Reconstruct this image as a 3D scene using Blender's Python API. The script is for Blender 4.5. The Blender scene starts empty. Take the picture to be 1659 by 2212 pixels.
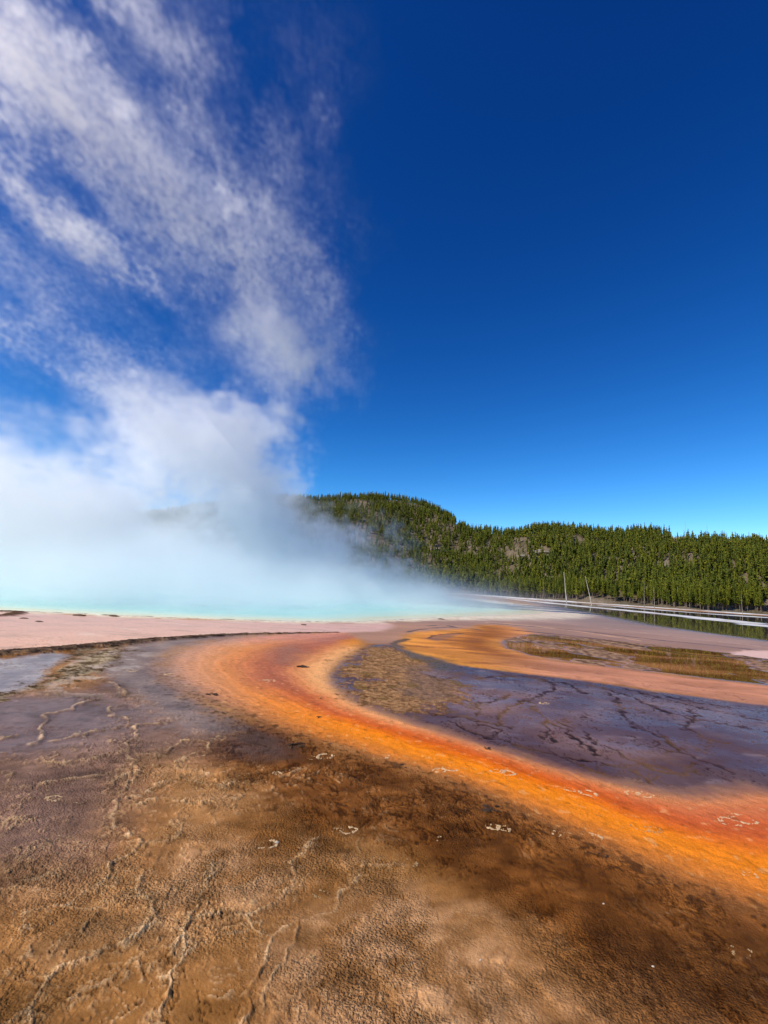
import bpy, math, random
import numpy as np
from mathutils import Matrix, Vector

SC = bpy.context.scene
COL = SC.collection
R = math.radians
rng = np.random.default_rng(7)
random.seed(7)

# ------------------------------------------------------------------ camera
CAM_H = 2.4
FPX = 1050.0                      # focal length in units of a 1659 px wide frame
FW, FH = 1659.0, 2212.0
PITCH, ROLL = R(8.45), R(3.8)
fwd = Vector((0, math.cos(PITCH), math.sin(PITCH)))
up0 = Vector((0, -math.sin(PITCH), math.cos(PITCH)))
rt0 = Vector((1, 0, 0))
rt = rt0 * math.cos(ROLL) + up0 * math.sin(ROLL)
up = up0 * math.cos(ROLL) - rt0 * math.sin(ROLL)
cam_d = bpy.data.cameras.new('camera')
cam = bpy.data.objects.new('camera', cam_d)
COL.objects.link(cam)
M = Matrix((rt, up, -fwd)).transposed().to_4x4()
M.translation = Vector((0, 0, CAM_H))
cam.matrix_world = M
cam_d.sensor_fit = 'HORIZONTAL'
cam_d.sensor_width = 36.0
cam_d.lens = 36.0 * FPX / FW
cam_d.clip_start = 0.05
cam_d.clip_end = 8000
SC.camera = cam

# ------------------------------------------------------------------ light
SUN_AZ, SUN_EL = R(-120), R(40)
SKY_STRENGTH = 0.10
world = bpy.data.worlds.new('World')
SC.world = world
world.use_nodes = True
wn, wl = world.node_tree.nodes, world.node_tree.links
wn.clear()
sky = wn.new('ShaderNodeTexSky')
sky.sky_type = 'NISHITA'
sky.sun_disc = False
sky.sun_elevation = SUN_EL
sky.sun_rotation = SUN_AZ
sky.altitude = 2200
sky.air_density = 1.0
sky.dust_density = 0.0
sky.ozone_density = 4.0
sep = wn.new('ShaderNodeSeparateColor')
cmb = wn.new('ShaderNodeCombineColor')
wl.new(sky.outputs[0], sep.inputs[0])
for i_, (pw, gain) in enumerate(((2.7, 8.2), (1.74, 2.85), (1.32, 2.08))):     # deep clear blue of a phone picture
    a_ = wn.new('ShaderNodeMath'); a_.operation = 'POWER'; a_.inputs[1].default_value = pw
    b_ = wn.new('ShaderNodeMath'); b_.operation = 'MULTIPLY'; b_.inputs[1].default_value = gain * SKY_STRENGTH ** (pw - 1)
    wl.new(sep.outputs[i_], a_.inputs[0]); wl.new(a_.outputs[0], b_.inputs[0]); wl.new(b_.outputs[0], cmb.inputs[i_])
bg = wn.new('ShaderNodeBackground')
bg.inputs['Strength'].default_value = SKY_STRENGTH
wo = wn.new('ShaderNodeOutputWorld')
wl.new(cmb.outputs[0], bg.inputs['Color'])
wl.new(bg.outputs[0], wo.inputs['Surface'])

sun_d = bpy.data.lights.new('sun', 'SUN')
sun_d.energy = 4.7
sun_d.angle = R(0.5)
sun_d.color = (1.0, 0.95, 0.87)
sun = bpy.data.objects.new('sun', sun_d)
COL.objects.link(sun)
to_sun = Vector((math.sin(SUN_AZ) * math.cos(SUN_EL), math.cos(SUN_AZ) * math.cos(SUN_EL), math.sin(SUN_EL)))
sun.rotation_euler = to_sun.to_track_quat('Z', 'Y').to_euler()
sun.location = to_sun * 300

vs = SC.view_settings
vs.view_transform = 'Standard'
vs.look = 'None'
vs.exposure = 0.0
vs.gamma = 1.0
vs.use_curve_mapping = False
cy = SC.cycles
cy.use_denoising = True
cy.max_bounces = 10
cy.volume_bounces = 9
cy.diffuse_bounces = 2
cy.glossy_bounces = 2
cy.volume_step_rate = 6.0
cy.volume_max_steps = 400
cy.sample_clamp_indirect = 6.0
cy.use_adaptive_sampling = True
cy.adaptive_threshold = 0.02
cy.adaptive_min_samples = 32

# ------------------------------------------------------------------ helpers
EYE = np.array([0, 0, CAM_H])
RT, UP, FWD = (np.array(v) for v in (rt, up, fwd))


def ray(x, y):
    """direction (unit depth) from the viewpoint through a spot of the 1659 x 2212 frame"""
    return FWD + RT * ((x - FW / 2) / FPX) - UP * ((y - FH / 2) / FPX)


def gpt(x, y, zmax=900.0):
    """the spot on level ground seen there"""
    d = ray(x, y)
    t = CAM_H / max(-d[2], CAM_H / zmax)
    return d[0] * t, d[1] * t


def dpt(x, y, depth):
    """point at that depth (metres)"""
    d = ray(x, y)
    p = EYE + d * (depth / d[1])
    return p


def srgb(r, g, b):
    c = np.array([r, g, b], dtype=float) / 255.0
    return np.where(c <= 0.04045, c / 12.92, ((c + 0.055) / 1.055) ** 2.4)


def sstep(a, b, x):
    t = np.clip((x - a) / (b - a), 0, 1)
    return t * t * (3 - 2 * t)


def _hash(ix, iy, s):
    h = (ix.astype(np.uint32) * np.uint32(374761393) + iy.astype(np.uint32) * np.uint32(668265263)
         + np.uint32(s * 2246822519 & 0xffffffff))
    h = (h ^ (h >> np.uint32(13))) * np.uint32(1274126177)
    h = h ^ (h >> np.uint32(16))
    return h


def perlin(x, y, s=0):
    x0 = np.floor(x); y0 = np.floor(y)
    fx = (x - x0).astype(np.float32); fy = (y - y0).astype(np.float32)
    ix = x0.astype(np.int64); iy = y0.astype(np.int64)
    u = fx * fx * fx * (fx * (fx * 6 - 15) + 10)
    v = fy * fy * fy * (fy * (fy * 6 - 15) + 10)

    def g(dx, dy):
        a = _hash(ix + dx, iy + dy, s).astype(np.float32) * np.float32(2 * math.pi / 4294967296.0)
        return np.cos(a) * (fx - dx) + np.sin(a) * (fy - dy)
    n0 = g(0, 0) * (1 - u) + g(1, 0) * u
    n1 = g(0, 1) * (1 - u) + g(1, 1) * u
    return (n0 * (1 - v) + n1 * v) * 1.5


def fbm(x, y, octv=4, s=0, gain=0.5):
    r = np.zeros(np.shape(x), np.float32); a = 1.0; t = 0.0
    for i in range(octv):
        r += a * perlin(x * 2 ** i + 17.3 * i, y * 2 ** i - 9.1 * i, s + i)
        t += a; a *= gain
    return r / t * 1.4


def voronoi_edge(x, y, s=0):
    """distance to the nearest cell border (cells of size 1)"""
    x0 = np.floor(x).astype(np.int64); y0 = np.floor(y).astype(np.int64)
    f1 = np.full(x.shape, 9.0, np.float32); f2 = np.full(x.shape, 9.0, np.float32)
    for dx in (-1, 0, 1):
        for dy in (-1, 0, 1):
            cx, cyy = x0 + dx, y0 + dy
            px = cx + (_hash(cx, cyy, s) % 1000).astype(np.float32) / 1000.0
            py = cyy + (_hash(cx, cyy, s + 5) % 1000).astype(np.float32) / 1000.0
            d = np.hypot(px - x, py - y).astype(np.float32)
            m = d < f1
            f2 = np.where(m, f1, np.minimum(f2, d))
            f1 = np.where(m, d, f1)
    return f2 - f1


def smooth_line(pts, n=6, closed=False):
    """Catmull-Rom through traced points"""
    P = np.array(pts, float)
    N = len(P); out = []
    rngi = range(N) if closed else range(N - 1)
    for i in rngi:
        if closed:
            p0, p1, p2, p3 = P[(i - 1) % N], P[i], P[(i + 1) % N], P[(i + 2) % N]
        else:
            p0, p1, p2, p3 = P[max(i - 1, 0)], P[i], P[i + 1], P[min(i + 2, N - 1)]
        for k in range(n):
            t = k / n
            out.append(0.5 * ((2 * p1) + (-p0 + p2) * t + (2 * p0 - 5 * p1 + 4 * p2 - p3) * t * t
                              + (-p0 + 3 * p1 - 3 * p2 + p3) * t ** 3))
    if not closed:
        out.append(P[-1])
    return np.array(out)


def to_uv(pts):
    """traced frame points -> ground sheet coordinates (bearing, log distance)"""
    o = []
    for x, y in pts:
        gx, gy = gpt(x, y)
        o.append((math.atan2(gx, gy), math.log(math.hypot(gx, gy))))
    return np.array(o)


def line_dist(U, V, L, reach=0.5):
    """distance from every sheet point to a polyline, in fractions of the range"""
    D = np.full(U.shape, reach, np.float32)
    lo = L.min(0) - reach; hi = L.max(0) + reach
    idx = np.nonzero((U > lo[0]) & (U < hi[0]) & (V > lo[1]) & (V < hi[1]))[0]
    if len(idx) == 0:
        return D
    u, v = U[idx].astype(np.float32), V[idx].astype(np.float32)
    best = np.full(u.shape, reach * reach, np.float32)
    for a, b in zip(L[:-1], L[1:]):
        d = b - a
        q = float(d @ d) + 1e-12
        t = np.clip(((u - a[0]) * d[0] + (v - a[1]) * d[1]) / q, 0, 1)
        ex = u - a[0] - t * d[0]; ey = v - a[1] - t * d[1]
        best = np.minimum(best, ex * ex + ey * ey)
    D[idx] = np.sqrt(best)
    return D


def warped(amp=1.0):
    return (U + amp * (0.006 * wA + 0.0040 * wB + 0.0022 * wC), V + amp * (0.007 * wB2 + 0.0045 * wA2 + 0.0025 * wC2))


def poly_sd(U, V, L, reach=0.5):
    """signed distance, negative inside"""
    C = np.vstack([L, L[:1]])
    D = line_dist(U, V, C, reach)
    ins = np.zeros(U.shape, bool)
    lo = C.min(0); hi = C.max(0)
    idx = np.nonzero((U > lo[0]) & (U < hi[0]) & (V > lo[1]) & (V < hi[1]))[0]
    u, v = U[idx], V[idx]
    ii = np.zeros(u.shape, bool)
    for a, b in zip(C[:-1], C[1:]):
        if a[1] == b[1]:
            continue
        c = (a[1] > v) != (b[1] > v)
        xs = a[0] + (v - a[1]) * (b[0] - a[0]) / (b[1] - a[1])
        ii ^= c & (u < xs)
    ins[idx] = ii
    return np.where(ins, -D, D)


def link(name, me, mat=None, parent=None, loc=None, **props):
    o = bpy.data.objects.new(name, me)
    COL.objects.link(o)
    if mat is not None and me is not None:
        if len(me.materials) == 0:
            me.materials.append(mat)
    if parent is not None:
        o.parent = parent
    if loc is not None:
        o.location = loc
    for k, v in props.items():
        o[k] = v
    return o


def mesh_np(name, verts, faces, smooth=False):
    """faces: (n,3) or (n,4) array"""
    me = bpy.data.meshes.new(name)
    verts = np.asarray(verts, np.float32); faces = np.asarray(faces, np.int32)
    k = faces.shape[1]
    me.vertices.add(len(verts)); me.vertices.foreach_set('co', verts.ravel())
    me.loops.add(faces.size); me.loops.foreach_set('vertex_index', faces.ravel())
    me.polygons.add(len(faces))
    me.polygons.foreach_set('loop_start', np.arange(0, faces.size, k, dtype=np.int32))
    if smooth:
        me.polygons.foreach_set('use_smooth', np.ones(len(faces), bool))
    me.update(calc_edges=True)
    return me


def attr(me, name, data, typ='FLOAT', dom='POINT'):
    a = me.attributes.new(name, typ, dom)
    data = np.asarray(data, np.float32)
    if typ == 'FLOAT':
        a.data.foreach_set('value', data.ravel())
    elif typ == 'FLOAT_COLOR':
        if data.shape[1] == 3:
            data = np.hstack([data, np.ones((len(data), 1), np.float32)])
        a.data.foreach_set('color', data.ravel())


class Mat:
    """small node-tree writer"""
    def __init__(s, name):
        s.m = bpy.data.materials.new(name)
        s.m.use_nodes = True
        s.t = s.m.node_tree
        s.t.nodes.clear()
        s.out = s.n('ShaderNodeOutputMaterial')
        s.b = s.n('ShaderNodeBsdfPrincipled')
        s.l(s.b.outputs[0], s.out.inputs['Surface'])

    def n(s, typ, **kw):
        nd = s.t.nodes.new(typ)
        for k, v in kw.items():
            setattr(nd, k, v)
        return nd

    def l(s, a, b):
        s.t.links.new(a, b)

    def attr(s, name):
        return s.n('ShaderNodeAttribute', attribute_name=name)

    def pos(s):
        if not hasattr(s, '_g'):
            s._g = s.n('ShaderNodeNewGeometry')
        return s._g.outputs['Position']

    def noise(s, scale, detail=4, rough=0.6, vec=None, lac=2.0):
        nd = s.n('ShaderNodeTexNoise')
        nd.inputs['Scale'].default_value = scale
        nd.inputs['Detail'].default_value = detail
        nd.inputs['Roughness'].default_value = rough
        s.l(vec if vec is not None else s.pos(), nd.inputs['Vector'])
        return nd.outputs['Fac']

    def ramp(s, fac, stops):
        nd = s.n('ShaderNodeValToRGB')
        e = nd.color_ramp.elements
        while len(e) < len(stops):
            e.new(0.5)
        for i, (p, c) in enumerate(stops):
            e[i].position = p
            e[i].color = (*c, 1) if len(c) == 3 else c
        s.l(fac, nd.inputs['Fac'])
        return nd.outputs['Color']

    def rng(s, v, a, b, c, d):
        nd = s.n('ShaderNodeMapRange')
        s.l(v, nd.inputs[0])
        for i, q in enumerate((a, b, c, d)):
            nd.inputs[i + 1].default_value = q
        return nd.outputs[0]

    def math(s, op, a, b=None):
        nd = s.n('ShaderNodeMath', operation=op)
        for i, q in enumerate((a, b)):
            if q is None:
                continue
            if isinstance(q, (int, float)):
                nd.inputs[i].default_value = q
            else:
                s.l(q, nd.inputs[i])
        return nd.outputs[0]

    def mix(s, typ, fac, a, b):
        nd = s.n('ShaderNodeMix', data_type='RGBA', blend_type=typ)
        for i, q in ((0, fac), (6, a), (7, b)):
            if isinstance(q, (int, float)):
                nd.inputs[i].default_value = q
            elif isinstance(q, tuple):
                nd.inputs[i].default_value = (*q, 1)
            else:
                s.l(q, nd.inputs[i])
        return nd.outputs[2]

    def bump(s, h, strength=0.5, dist=0.02, nrm=None):
        nd = s.n('ShaderNodeBump')
        if isinstance(strength, (int, float)):
            nd.inputs['Strength'].default_value = strength
        else:
            s.l(strength, nd.inputs['Strength'])
        nd.inputs['Distance'].default_value = dist
        s.l(h, nd.inputs['Height'])
        if nrm is not None:
            s.l(nrm, nd.inputs['Normal'])
        return nd.outputs[0]

    def set(s, **kw):
        names = dict(base='Base Color', rough='Roughness', normal='Normal', spec='Specular IOR Level',
                     coat='Coat Weight', coatr='Coat Roughness', coatn='Coat Normal')
        for k, v in kw.items():
            i = s.b.inputs[names[k]]
            if isinstance(v, (int, float)):
                i.default_value = v
            elif isinstance(v, tuple):
                i.default_value = (*v, 1)
            else:
                s.l(v, i)
        return s.m


# ================================================================== GROUND
# bearing / log-distance sheet around the boardwalk viewpoint
th_in = np.linspace(R(-43), R(43), 700)
th_out = np.linspace(R(43), R(317), 84)[1:-1]
TH = np.concatenate([th_in, th_out])
vr = [math.log(q) for q in (0.3, 0.6, 1.0, 1.4, 1.7, 1.9)]
while vr[-1] < math.log(2400):
    r_ = math.exp(vr[-1])
    vr.append(vr[-1] + (0.0038 if r_ < 8 else 0.0046 if r_ < 22 else 0.0060 if r_ < 70 else 0.015 if r_ < 260 else 0.12))
VR = np.array(vr)
NT, NR = len(TH), len(VR)
U = np.tile(TH, NR).astype(np.float32)
U = np.where(U > math.pi, U - 2 * math.pi, U).astype(np.float32)
V = np.repeat(VR, NT).astype(np.float32)
RAD = np.exp(V)
X = RAD * np.sin(U); Y = RAD * np.cos(U)

# ---- traced outlines (frame points of a 1659 x 2212 picture)
A_out = [(1900, 2060), (1659, 1982), (1500, 1926), (1350, 1862), (1200, 1794), (1100, 1744), (1000, 1702), (900, 1668), (800, 1640),
         (720, 1614), (640, 1590), (560, 1560), (490, 1530), (430, 1503), (385, 1478), (355, 1450), (355, 1425), (390, 1400),
         (450, 1386), (520, 1377), (600, 1370), (680, 1367), (745, 1364)]
B_in = [(1900, 1760), (1659, 1706), (1600, 1700), (1540, 1708), (1480, 1713), (1400, 1703), (1300, 1679), (1200, 1653), (1100, 1623), (1000, 1592),
        (900, 1562), (820, 1535), (762, 1510), (727, 1482), (718, 1455), (738, 1428), (772, 1408), (790, 1388), (800, 1376)]
C_low = [(868, 1396), (900, 1410), (960, 1425), (1000, 1437), (1100, 1450), (1200, 1462), (1300, 1475), (1400, 1490), (1500, 1503),
         (1659, 1522), (1900, 1556)]
S2 = [(868, 1396), (874, 1382), (889, 1366), (960, 1361), (1010, 1356), (1049, 1349), (1110, 1354), (1152, 1370), (1120, 1380),
      (1090, 1385), (1084, 1393), (1118, 1409), (1186, 1426), (1280, 1438), (1377, 1450), (1500, 1465), (1659, 1483), (1900, 1515)]
POOL_NEAR = [(-420, 1312), (-200, 1314), (0, 1319), (200, 1327), (400, 1335), (600, 1341), (750, 1343), (870, 1338), (1000, 1332), (1100, 1329),
             (1165, 1326)]
POOL_FAR = [(1180, 1321), (1140, 1314), (1080, 1305), (1000, 1294), (900, 1283), (800, 1276), (500, 1255), (200, 1236), (0, 1226), (-200, 1222), (-420, 1230)]

uvA = to_uv(smooth_line(A_out)); uvB = to_uv(smooth_line(B_in))
dA = line_dist(U, V, uvA, 0.9); dB = line_dist(U, V, uvB, 0.9)
# ragged edges: world-space noise
nz1 = fbm(X * 0.9, Y * 0.9, 4, 3)
nz2 = fbm(X * 3.1, Y * 3.1, 4, 11)
nz3 = fbm(X * 0.28, Y * 0.28, 3, 23)
nzf = fbm(X * 9.0, Y * 9.0, 4, 31) * sstep(30, 8, RAD)
edge = (0.014 * nz1 + 0.010 * nz2 + 0.010 * nzf)

colr = np.zeros((len(U), 3), np.float32)
wet = np.zeros(len(U), np.float32)
grain = np.ones(len(U), np.float32)
hgt = np.zeros(len(U), np.float32)


def paint(mask, c, w=None, g=None):
    m = np.clip(mask, 0, 1)[:, None].astype(np.float32)
    colr[:] = colr * (1 - m) + np.asarray(c, np.float32) * m
    if w is not None:
        wet[:] = wet * (1 - m[:, 0]) + w * m[:, 0]
    if g is not None:
        grain[:] = grain * (1 - m[:, 0]) + g * m[:, 0]


def region(pts, soft=0.03, jit=1.0, closed_smooth=True, reach=0.6):
    L = to_uv(smooth_line(pts, 4, True) if closed_smooth else pts)
    d = poly_sd(U, V, L, reach) + edge * jit
    return sstep(soft, -soft, d)


def vmix(a, b, t):
    return np.asarray(a)[None, :] * (1 - t[:, None]) + np.asarray(b)[None, :] * t[:, None]


# ---- brown mat of the foreground
t = sstep(-0.55, 0.6, nz1 * 0.8 + nz3 * 0.7)
colr[:] = vmix(srgb(112, 76, 38), srgb(158, 118, 74), t)
t2 = sstep(0.0, 0.7, nz2 * 0.7 + nz1 * 0.4)
colr[:] = colr * (1 - 0.35 * t2[:, None]) + srgb(176, 142, 104) * 0.35 * t2[:, None]
# ochre low patches
m = region([(560, 2010), (760, 2000), (1010, 1880), (960, 1800), (780, 1830), (700, 1960), (520, 2020)], 0.12, 2) * 0.5
paint(m, srgb(132, 96, 50))
m = region([(-60, 2060), (220, 2040), (480, 2060), (520, 2230), (300, 2400), (-60, 2400)], 0.10, 3) * 0.6
paint(m, srgb(118, 80, 34))
# pale granular patches
for P, a in ([[(330, 1870), (430, 1810), (560, 1850), (620, 1890), (610, 1940), (500, 1980), (400, 2000), (330, 1980), (310, 1920)], 0.75],
             [[(600, 2030), (720, 1960), (860, 1900), (1010, 2000), (1180, 2120), (1320, 2260), (1000, 2400), (560, 2400), (590, 2200)], 0.75],
             [[(980, 1980), (1060, 1950), (1150, 2030), (1200, 2140), (1000, 2150)], 0.3],
             [[(20, 1880), (150, 1850), (230, 1900), (120, 1960), (20, 1950)], 0.45]):
    m = region(P, 0.05, 3) * a
    paint(m, vmix(srgb(128, 94, 58), srgb(170, 134, 96), sstep(-0.5, 0.6, nz2 + nzf * 0.6)), None, 1.4)
# upper left: smoother mauve-brown flats
m = region([(-400, 1500), (100, 1490), (300, 1470), (420, 1540), (520, 1620), (420, 1640), (300, 1650), (270, 1740), (200, 1850), (60, 1880), (-400, 1950)], 0.10, 2) * 0.85
paint(m, vmix(srgb(92, 72, 62), srgb(124, 102, 92), sstep(-0.6, 0.6, nz3 * 0.9 + nz1 * 0.5)), 0.35, 0.6)
m = region([(-300, 1540), (120, 1500), (260, 1520), (330, 1560), (150, 1620), (-300, 1640)], 0.06, 2) * 0.7
paint(m, srgb(112, 98, 98), 0.6, 0.4)
# dark brown belt outside the orange stream
belt = sstep(0.30, 0.04, dA + edge) * sstep(-0.15, 0.06, 0.30 - np.abs(U - 0.12) * 0.35)
side = poly_sd(U, V, to_uv([(560, 1560), (720, 1614), (900, 1668), (1100, 1738), (1350, 1832), (1659, 1925), (2300, 2080), (2600, 3000), (1500, 2260), (1330, 2120),
                            (1120, 1960), (900, 1830), (700, 1760), (560, 1700), (480, 1620)]), 0.6)
m = sstep(0.10, -0.05, side + edge * 2.5)
paint(m * 0.92, vmix(srgb(82, 48, 14), srgb(126, 80, 34), sstep(-0.5, 0.7, nz2 * 0.7 + nz1 * 0.8)), 0.22, 1.0)
m = region([(1300, 2010), (1500, 2010), (1750, 2100), (1800, 2300), (1500, 2160)], 0.09, 2) * 0.65
paint(m, srgb(66, 42, 18))
m = region([(1330, 2110), (1500, 2190), (1700, 2330), (1500, 2420), (1250, 2350), (1180, 2200)], 0.08, 2) * 0.5
paint(m, srgb(132, 96, 60))

colr *= np.array([1.36, 1.18, 1.04], np.float32)
# lilac wet flats at the left
m = region([(-300, 1432), (0, 1424), (90, 1412), (150, 1418), (110, 1445), (90, 1475), (20, 1500), (-300, 1520)], 0.012, 1.2)
paint(m, vmix(srgb(134, 120, 116), srgb(186, 172, 162), sstep(-0.4, 0.6, nz1)), 0.55, 0.1)
m = region([(170, 1420), (300, 1388), (420, 1372), (560, 1372), (430, 1390), (360, 1420), (350, 1460), (420, 1510), (520, 1570), (430, 1590), (330, 1540),
            (250, 1480), (190, 1450)], 0.035, 1.5)
paint(m * 0.9, vmix(srgb(118, 98, 90), srgb(150, 126, 112), sstep(-0.5, 0.6, nz1)), 0.5, 0.3)
m = region([(420, 1530), (520, 1560), (620, 1600), (600, 1640), (500, 1620)], 0.05, 1.5) * 0.7
paint(m, srgb(88, 66, 54), 0.45)
# crusty tan bar
m = region([(95, 1470), (150, 1430), (215, 1402), (262, 1398), (258, 1420), (220, 1450), (170, 1472), (110, 1486), (0, 1512), (-200, 1530), (-200, 1510), (20, 1495)], 0.014, 3)
crust_bar = m
paint(m, vmix(srgb(92, 70, 44), srgb(196, 170, 132), sstep(-0.5, 0.5, nz2 + nzf)), 0.0, 1.6)
# pale crust spots near it
m = sstep(0.25, 0.5, nz1 + 0.5 * nz2) * region([(60, 1410), (300, 1390), (330, 1440), (280, 1500), (120, 1500), (40, 1460)], 0.05, 1)
paint(m * 0.5, srgb(205, 190, 170))

# ---- the main orange stream
tt = dA / (dA + dB + 1e-5)
inside = poly_sd(U, V, np.vstack([uvA, uvB[::-1]]), 0.6)
tw = tt + 0.05 * nz1 + 0.03 * nz2
stops = np.array([0, .10, .22, .36, .48, .58, .67, .76, .90, 1.0])
hotc = 1.1 * np.array([srgb(*c) for c in [(146, 92, 48), (184, 110, 50), (214, 122, 42), (234, 130, 26), (242, 132, 18), (230, 112, 14), (208, 92, 22), (214, 104, 44), (234, 146, 86), (190, 130, 102)]])
colc = np.array([srgb(*c) for c in [(176, 138, 116), (212, 150, 112), (224, 150, 98), (226, 140, 78), (210, 122, 74), (190, 106, 72), (186, 104, 72), (220, 136, 80), (246, 172, 104), (232, 168, 112)]])
upc = np.array([srgb(*c) for c in [(200, 150, 130), (216, 146, 120), (212, 140, 112), (204, 132, 104), (192, 122, 96), (182, 114, 92), (184, 112, 84), (206, 122, 60), (226, 138, 40), (214, 132, 50)]])
rampf = lambda cs: np.stack([np.interp(tw, stops, cs[:, k]) for k in range(3)], 1)
# far bend turns pinker, right end redder
far = sstep(math.log(8.0), math.log(13.0), V + 0.05 * nz1)
upm = sstep(math.log(17.5), math.log(21.0), V + 0.05 * nz1)
cst = rampf(hotc) * (1 - far[:, None]) + rampf(colc) * far[:, None]
cst = cst * (1 - upm[:, None]) + rampf(upc) * upm[:, None]
redr = sstep(0.30, 0.62, U) * sstep(0.35, 0.7, tt)
cst = cst * (1 - 0.35 * redr[:, None]) + srgb(186, 92, 66) * 0.35 * redr[:, None]
along = U * 5.0 + V * 1.5
runs = fbm(dA * 55 + 0.6 * nz1, along * 3.0, 5, 641, 0.6)
runs2 = fbm(dA * 160 + nz2, along * 9.0, 4, 651, 0.6)
cst = cst * (1 + 0.17 * np.clip(runs, -1, 1) + 0.13 * np.clip(runs2, -1, 1))[:, None]
sp = sstep(0.25, 0.6, nzf * 0.8 + nz2 * 0.5)
cst = cst * (1 - 0.30 * sp[:, None])
sp = sstep(0.35, 0.7, fbm(X * 7 + 3, Y * 7, 3, 661)) * sstep(22, 10, RAD)
cst = cst * (1 - 0.35 * sp[:, None]) + srgb(250, 190, 120) * 0.35 * sp[:, None]
softA = 0.030 + 0.055 * sstep(-0.1, 0.5, U)
m = np.clip(0.5 - (inside + edge * 1.4) / (2 * softA), 0, 1)
m = m * m * (3 - 2 * m)
stream = m
paint(m, cst, 0.25, 0.6)
hgt += m * 0.006 * (runs2 + runs) * sstep(22, 8, RAD)
# brown water spots where the stream leaves the flats
m = region([(585, 1402), (640, 1392), (660, 1412), (630, 1432), (595, 1430)], 0.05, 1) * 0.75
paint(m, srgb(150, 88, 44), 0.7)

# ---- purple-brown wet sheet inside the bend
Ppur = [(1900, 1762), (1659, 1708), (1600, 1702), (1540, 1710), (1480, 1714), (1400, 1704), (1300, 1680), (1200, 1654), (1100, 1624), (1000, 1593),
        (900, 1563), (820, 1536), (762, 1511), (727, 1483), (718, 1456), (738, 1429), (772, 1409), (800, 1394), (850, 1390), (868, 1397),
        (900, 1411), (960, 1426), (1000, 1438), (1100, 1451), (1200, 1463), (1300, 1476), (1400, 1491), (1500, 1504), (1659, 1523), (1900, 1557)]
sd_pur = poly_sd(U, V, to_uv(smooth_line(Ppur, 4, True)), 0.6)
soft_p = 0.010 + 0.022 * sstep(math.log(16), math.log(8), V)
mp = np.clip(0.5 - (sd_pur + edge * 0.9) / (2 * soft_p), 0, 1)
pur = vmix(srgb(92, 58, 48), srgb(140, 102, 86), sstep(-0.6, 0.6, nz3 * 0.7 + nz1 * 0.6))
dark_rim = sstep(-0.20, -0.01, sd_pur)
pur = pur * (1 - 0.6 * dark_rim[:, None]) + srgb(60, 36, 36) * 0.6 * dark_rim[:, None]
wv = np.clip(0.56 + 0.20 * sstep(math.log(8), math.log(15), V) + 0.24 * fbm(X * 0.7, Y * 1.1, 4, 671) - 0.10 * dark_rim, 0.5, 0.97)
paint(mp, pur, 0.9, 0.2)
wet[:] = wet * (1 - mp) + wv * mp
mpur = mp * sstep(0.0, -0.03, sd_pur)
# pale mineral smears in it
m = mpur * sstep(0.30, 0.7, fbm(X * 0.8 + Y * 0.5, Y * 2.0 - X * 0.6, 4, 77))
paint(m * 0.35, srgb(168, 140, 132), 0.6)

# ---- tan crusty island
wCi = fbm(X * 8.5, Y * 8.5, 4, 681, 0.65)
Pis = [(768, 1412), (800, 1398), (850, 1400), (905, 1412), (950, 1428), (930, 1452), (955, 1472), (1000, 1492), (985, 1516), (915, 1538), (850, 1537), (800, 1522), (760, 1503),
       (748, 1492), (775, 1482), (778, 1468), (742, 1452), (740, 1440)]
m = region(Pis, 0.016, 4.0)
isl = m
paint(m, vmix(srgb(98, 62, 34), srgb(206, 152, 100), sstep(-0.7, 0.6, nz2 * 0.5 + wCi * 0.8)), 0.1, 1.4)
m = region([(880, 1440), (960, 1445), (985, 1490), (930, 1520), (870, 1490)], 0.03, 2) * 0.5
paint(m, srgb(132, 104, 88), 0.5)
m = region([(860, 1398), (905, 1410), (960, 1428), (985, 1440), (950, 1448), (905, 1428), (870, 1410)], 0.014, 1.5) * 0.85
paint(m, srgb(92, 74, 44), 0.7, 0.5)

# ---- far flats: everything between the loops, the pool and the far bank
Pflat = [(745, 1364), (640, 1362), (500, 1354), (400, 1346), (600, 1338), (1000, 1328), (1180, 1318), (1120, 1296), (1269, 1305), (1659, 1334), (2100, 1370), (2100, 1560),
         (1900, 1515), (1659, 1483), (1377, 1450), (1186, 1426), (1090, 1392), (1040, 1360), (960, 1368), (880, 1372), (868, 1396), (830, 1392), (790, 1390)]
m = region(Pflat, 0.02, 0.6, False)
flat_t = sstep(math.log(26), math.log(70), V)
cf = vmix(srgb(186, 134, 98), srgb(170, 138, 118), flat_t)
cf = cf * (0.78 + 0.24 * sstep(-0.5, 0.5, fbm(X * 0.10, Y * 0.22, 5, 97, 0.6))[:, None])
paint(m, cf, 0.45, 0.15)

# ---- second orange stream
L2 = to_uv(smooth_line(S2 + C_low[::-1][1:-1], 4, True))
sd2 = poly_sd(U, V, L2, 0.5)
core = line_dist(U, V, to_uv(smooth_line([(1040, 1354), (1062, 1366), (1046, 1380), (1030, 1392), (1075, 1410), (1130, 1425)])), 0.3)
m = sstep(0.020, -0.020, sd2 + edge * 0.8)
xr = sstep(0.18, 0.36, U)
c2 = vmix(srgb(232, 146, 58), srgb(212, 140, 100), xr)
t2 = sstep(0.085, 0.0, core + 0.3 * edge) * (1 - xr)
c2 = c2 * (1 - t2[:, None]) + srgb(168, 96, 22) * t2[:, None]
ed = sstep(-0.05, 0.0, sd2) * (1 - xr)
c2 = c2 * (1 - 0.6 * ed[:, None]) + srgb(240, 160, 62) * 0.6 * ed[:, None]
flow = fbm(X * 0.16 + 0.10 * Y, Y * 0.75 + 0.25 * X, 5, 93, 0.6)
c2 = c2 * (0.70 + 0.42 * sstep(-0.6, 0.6, flow)[:, None])
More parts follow.
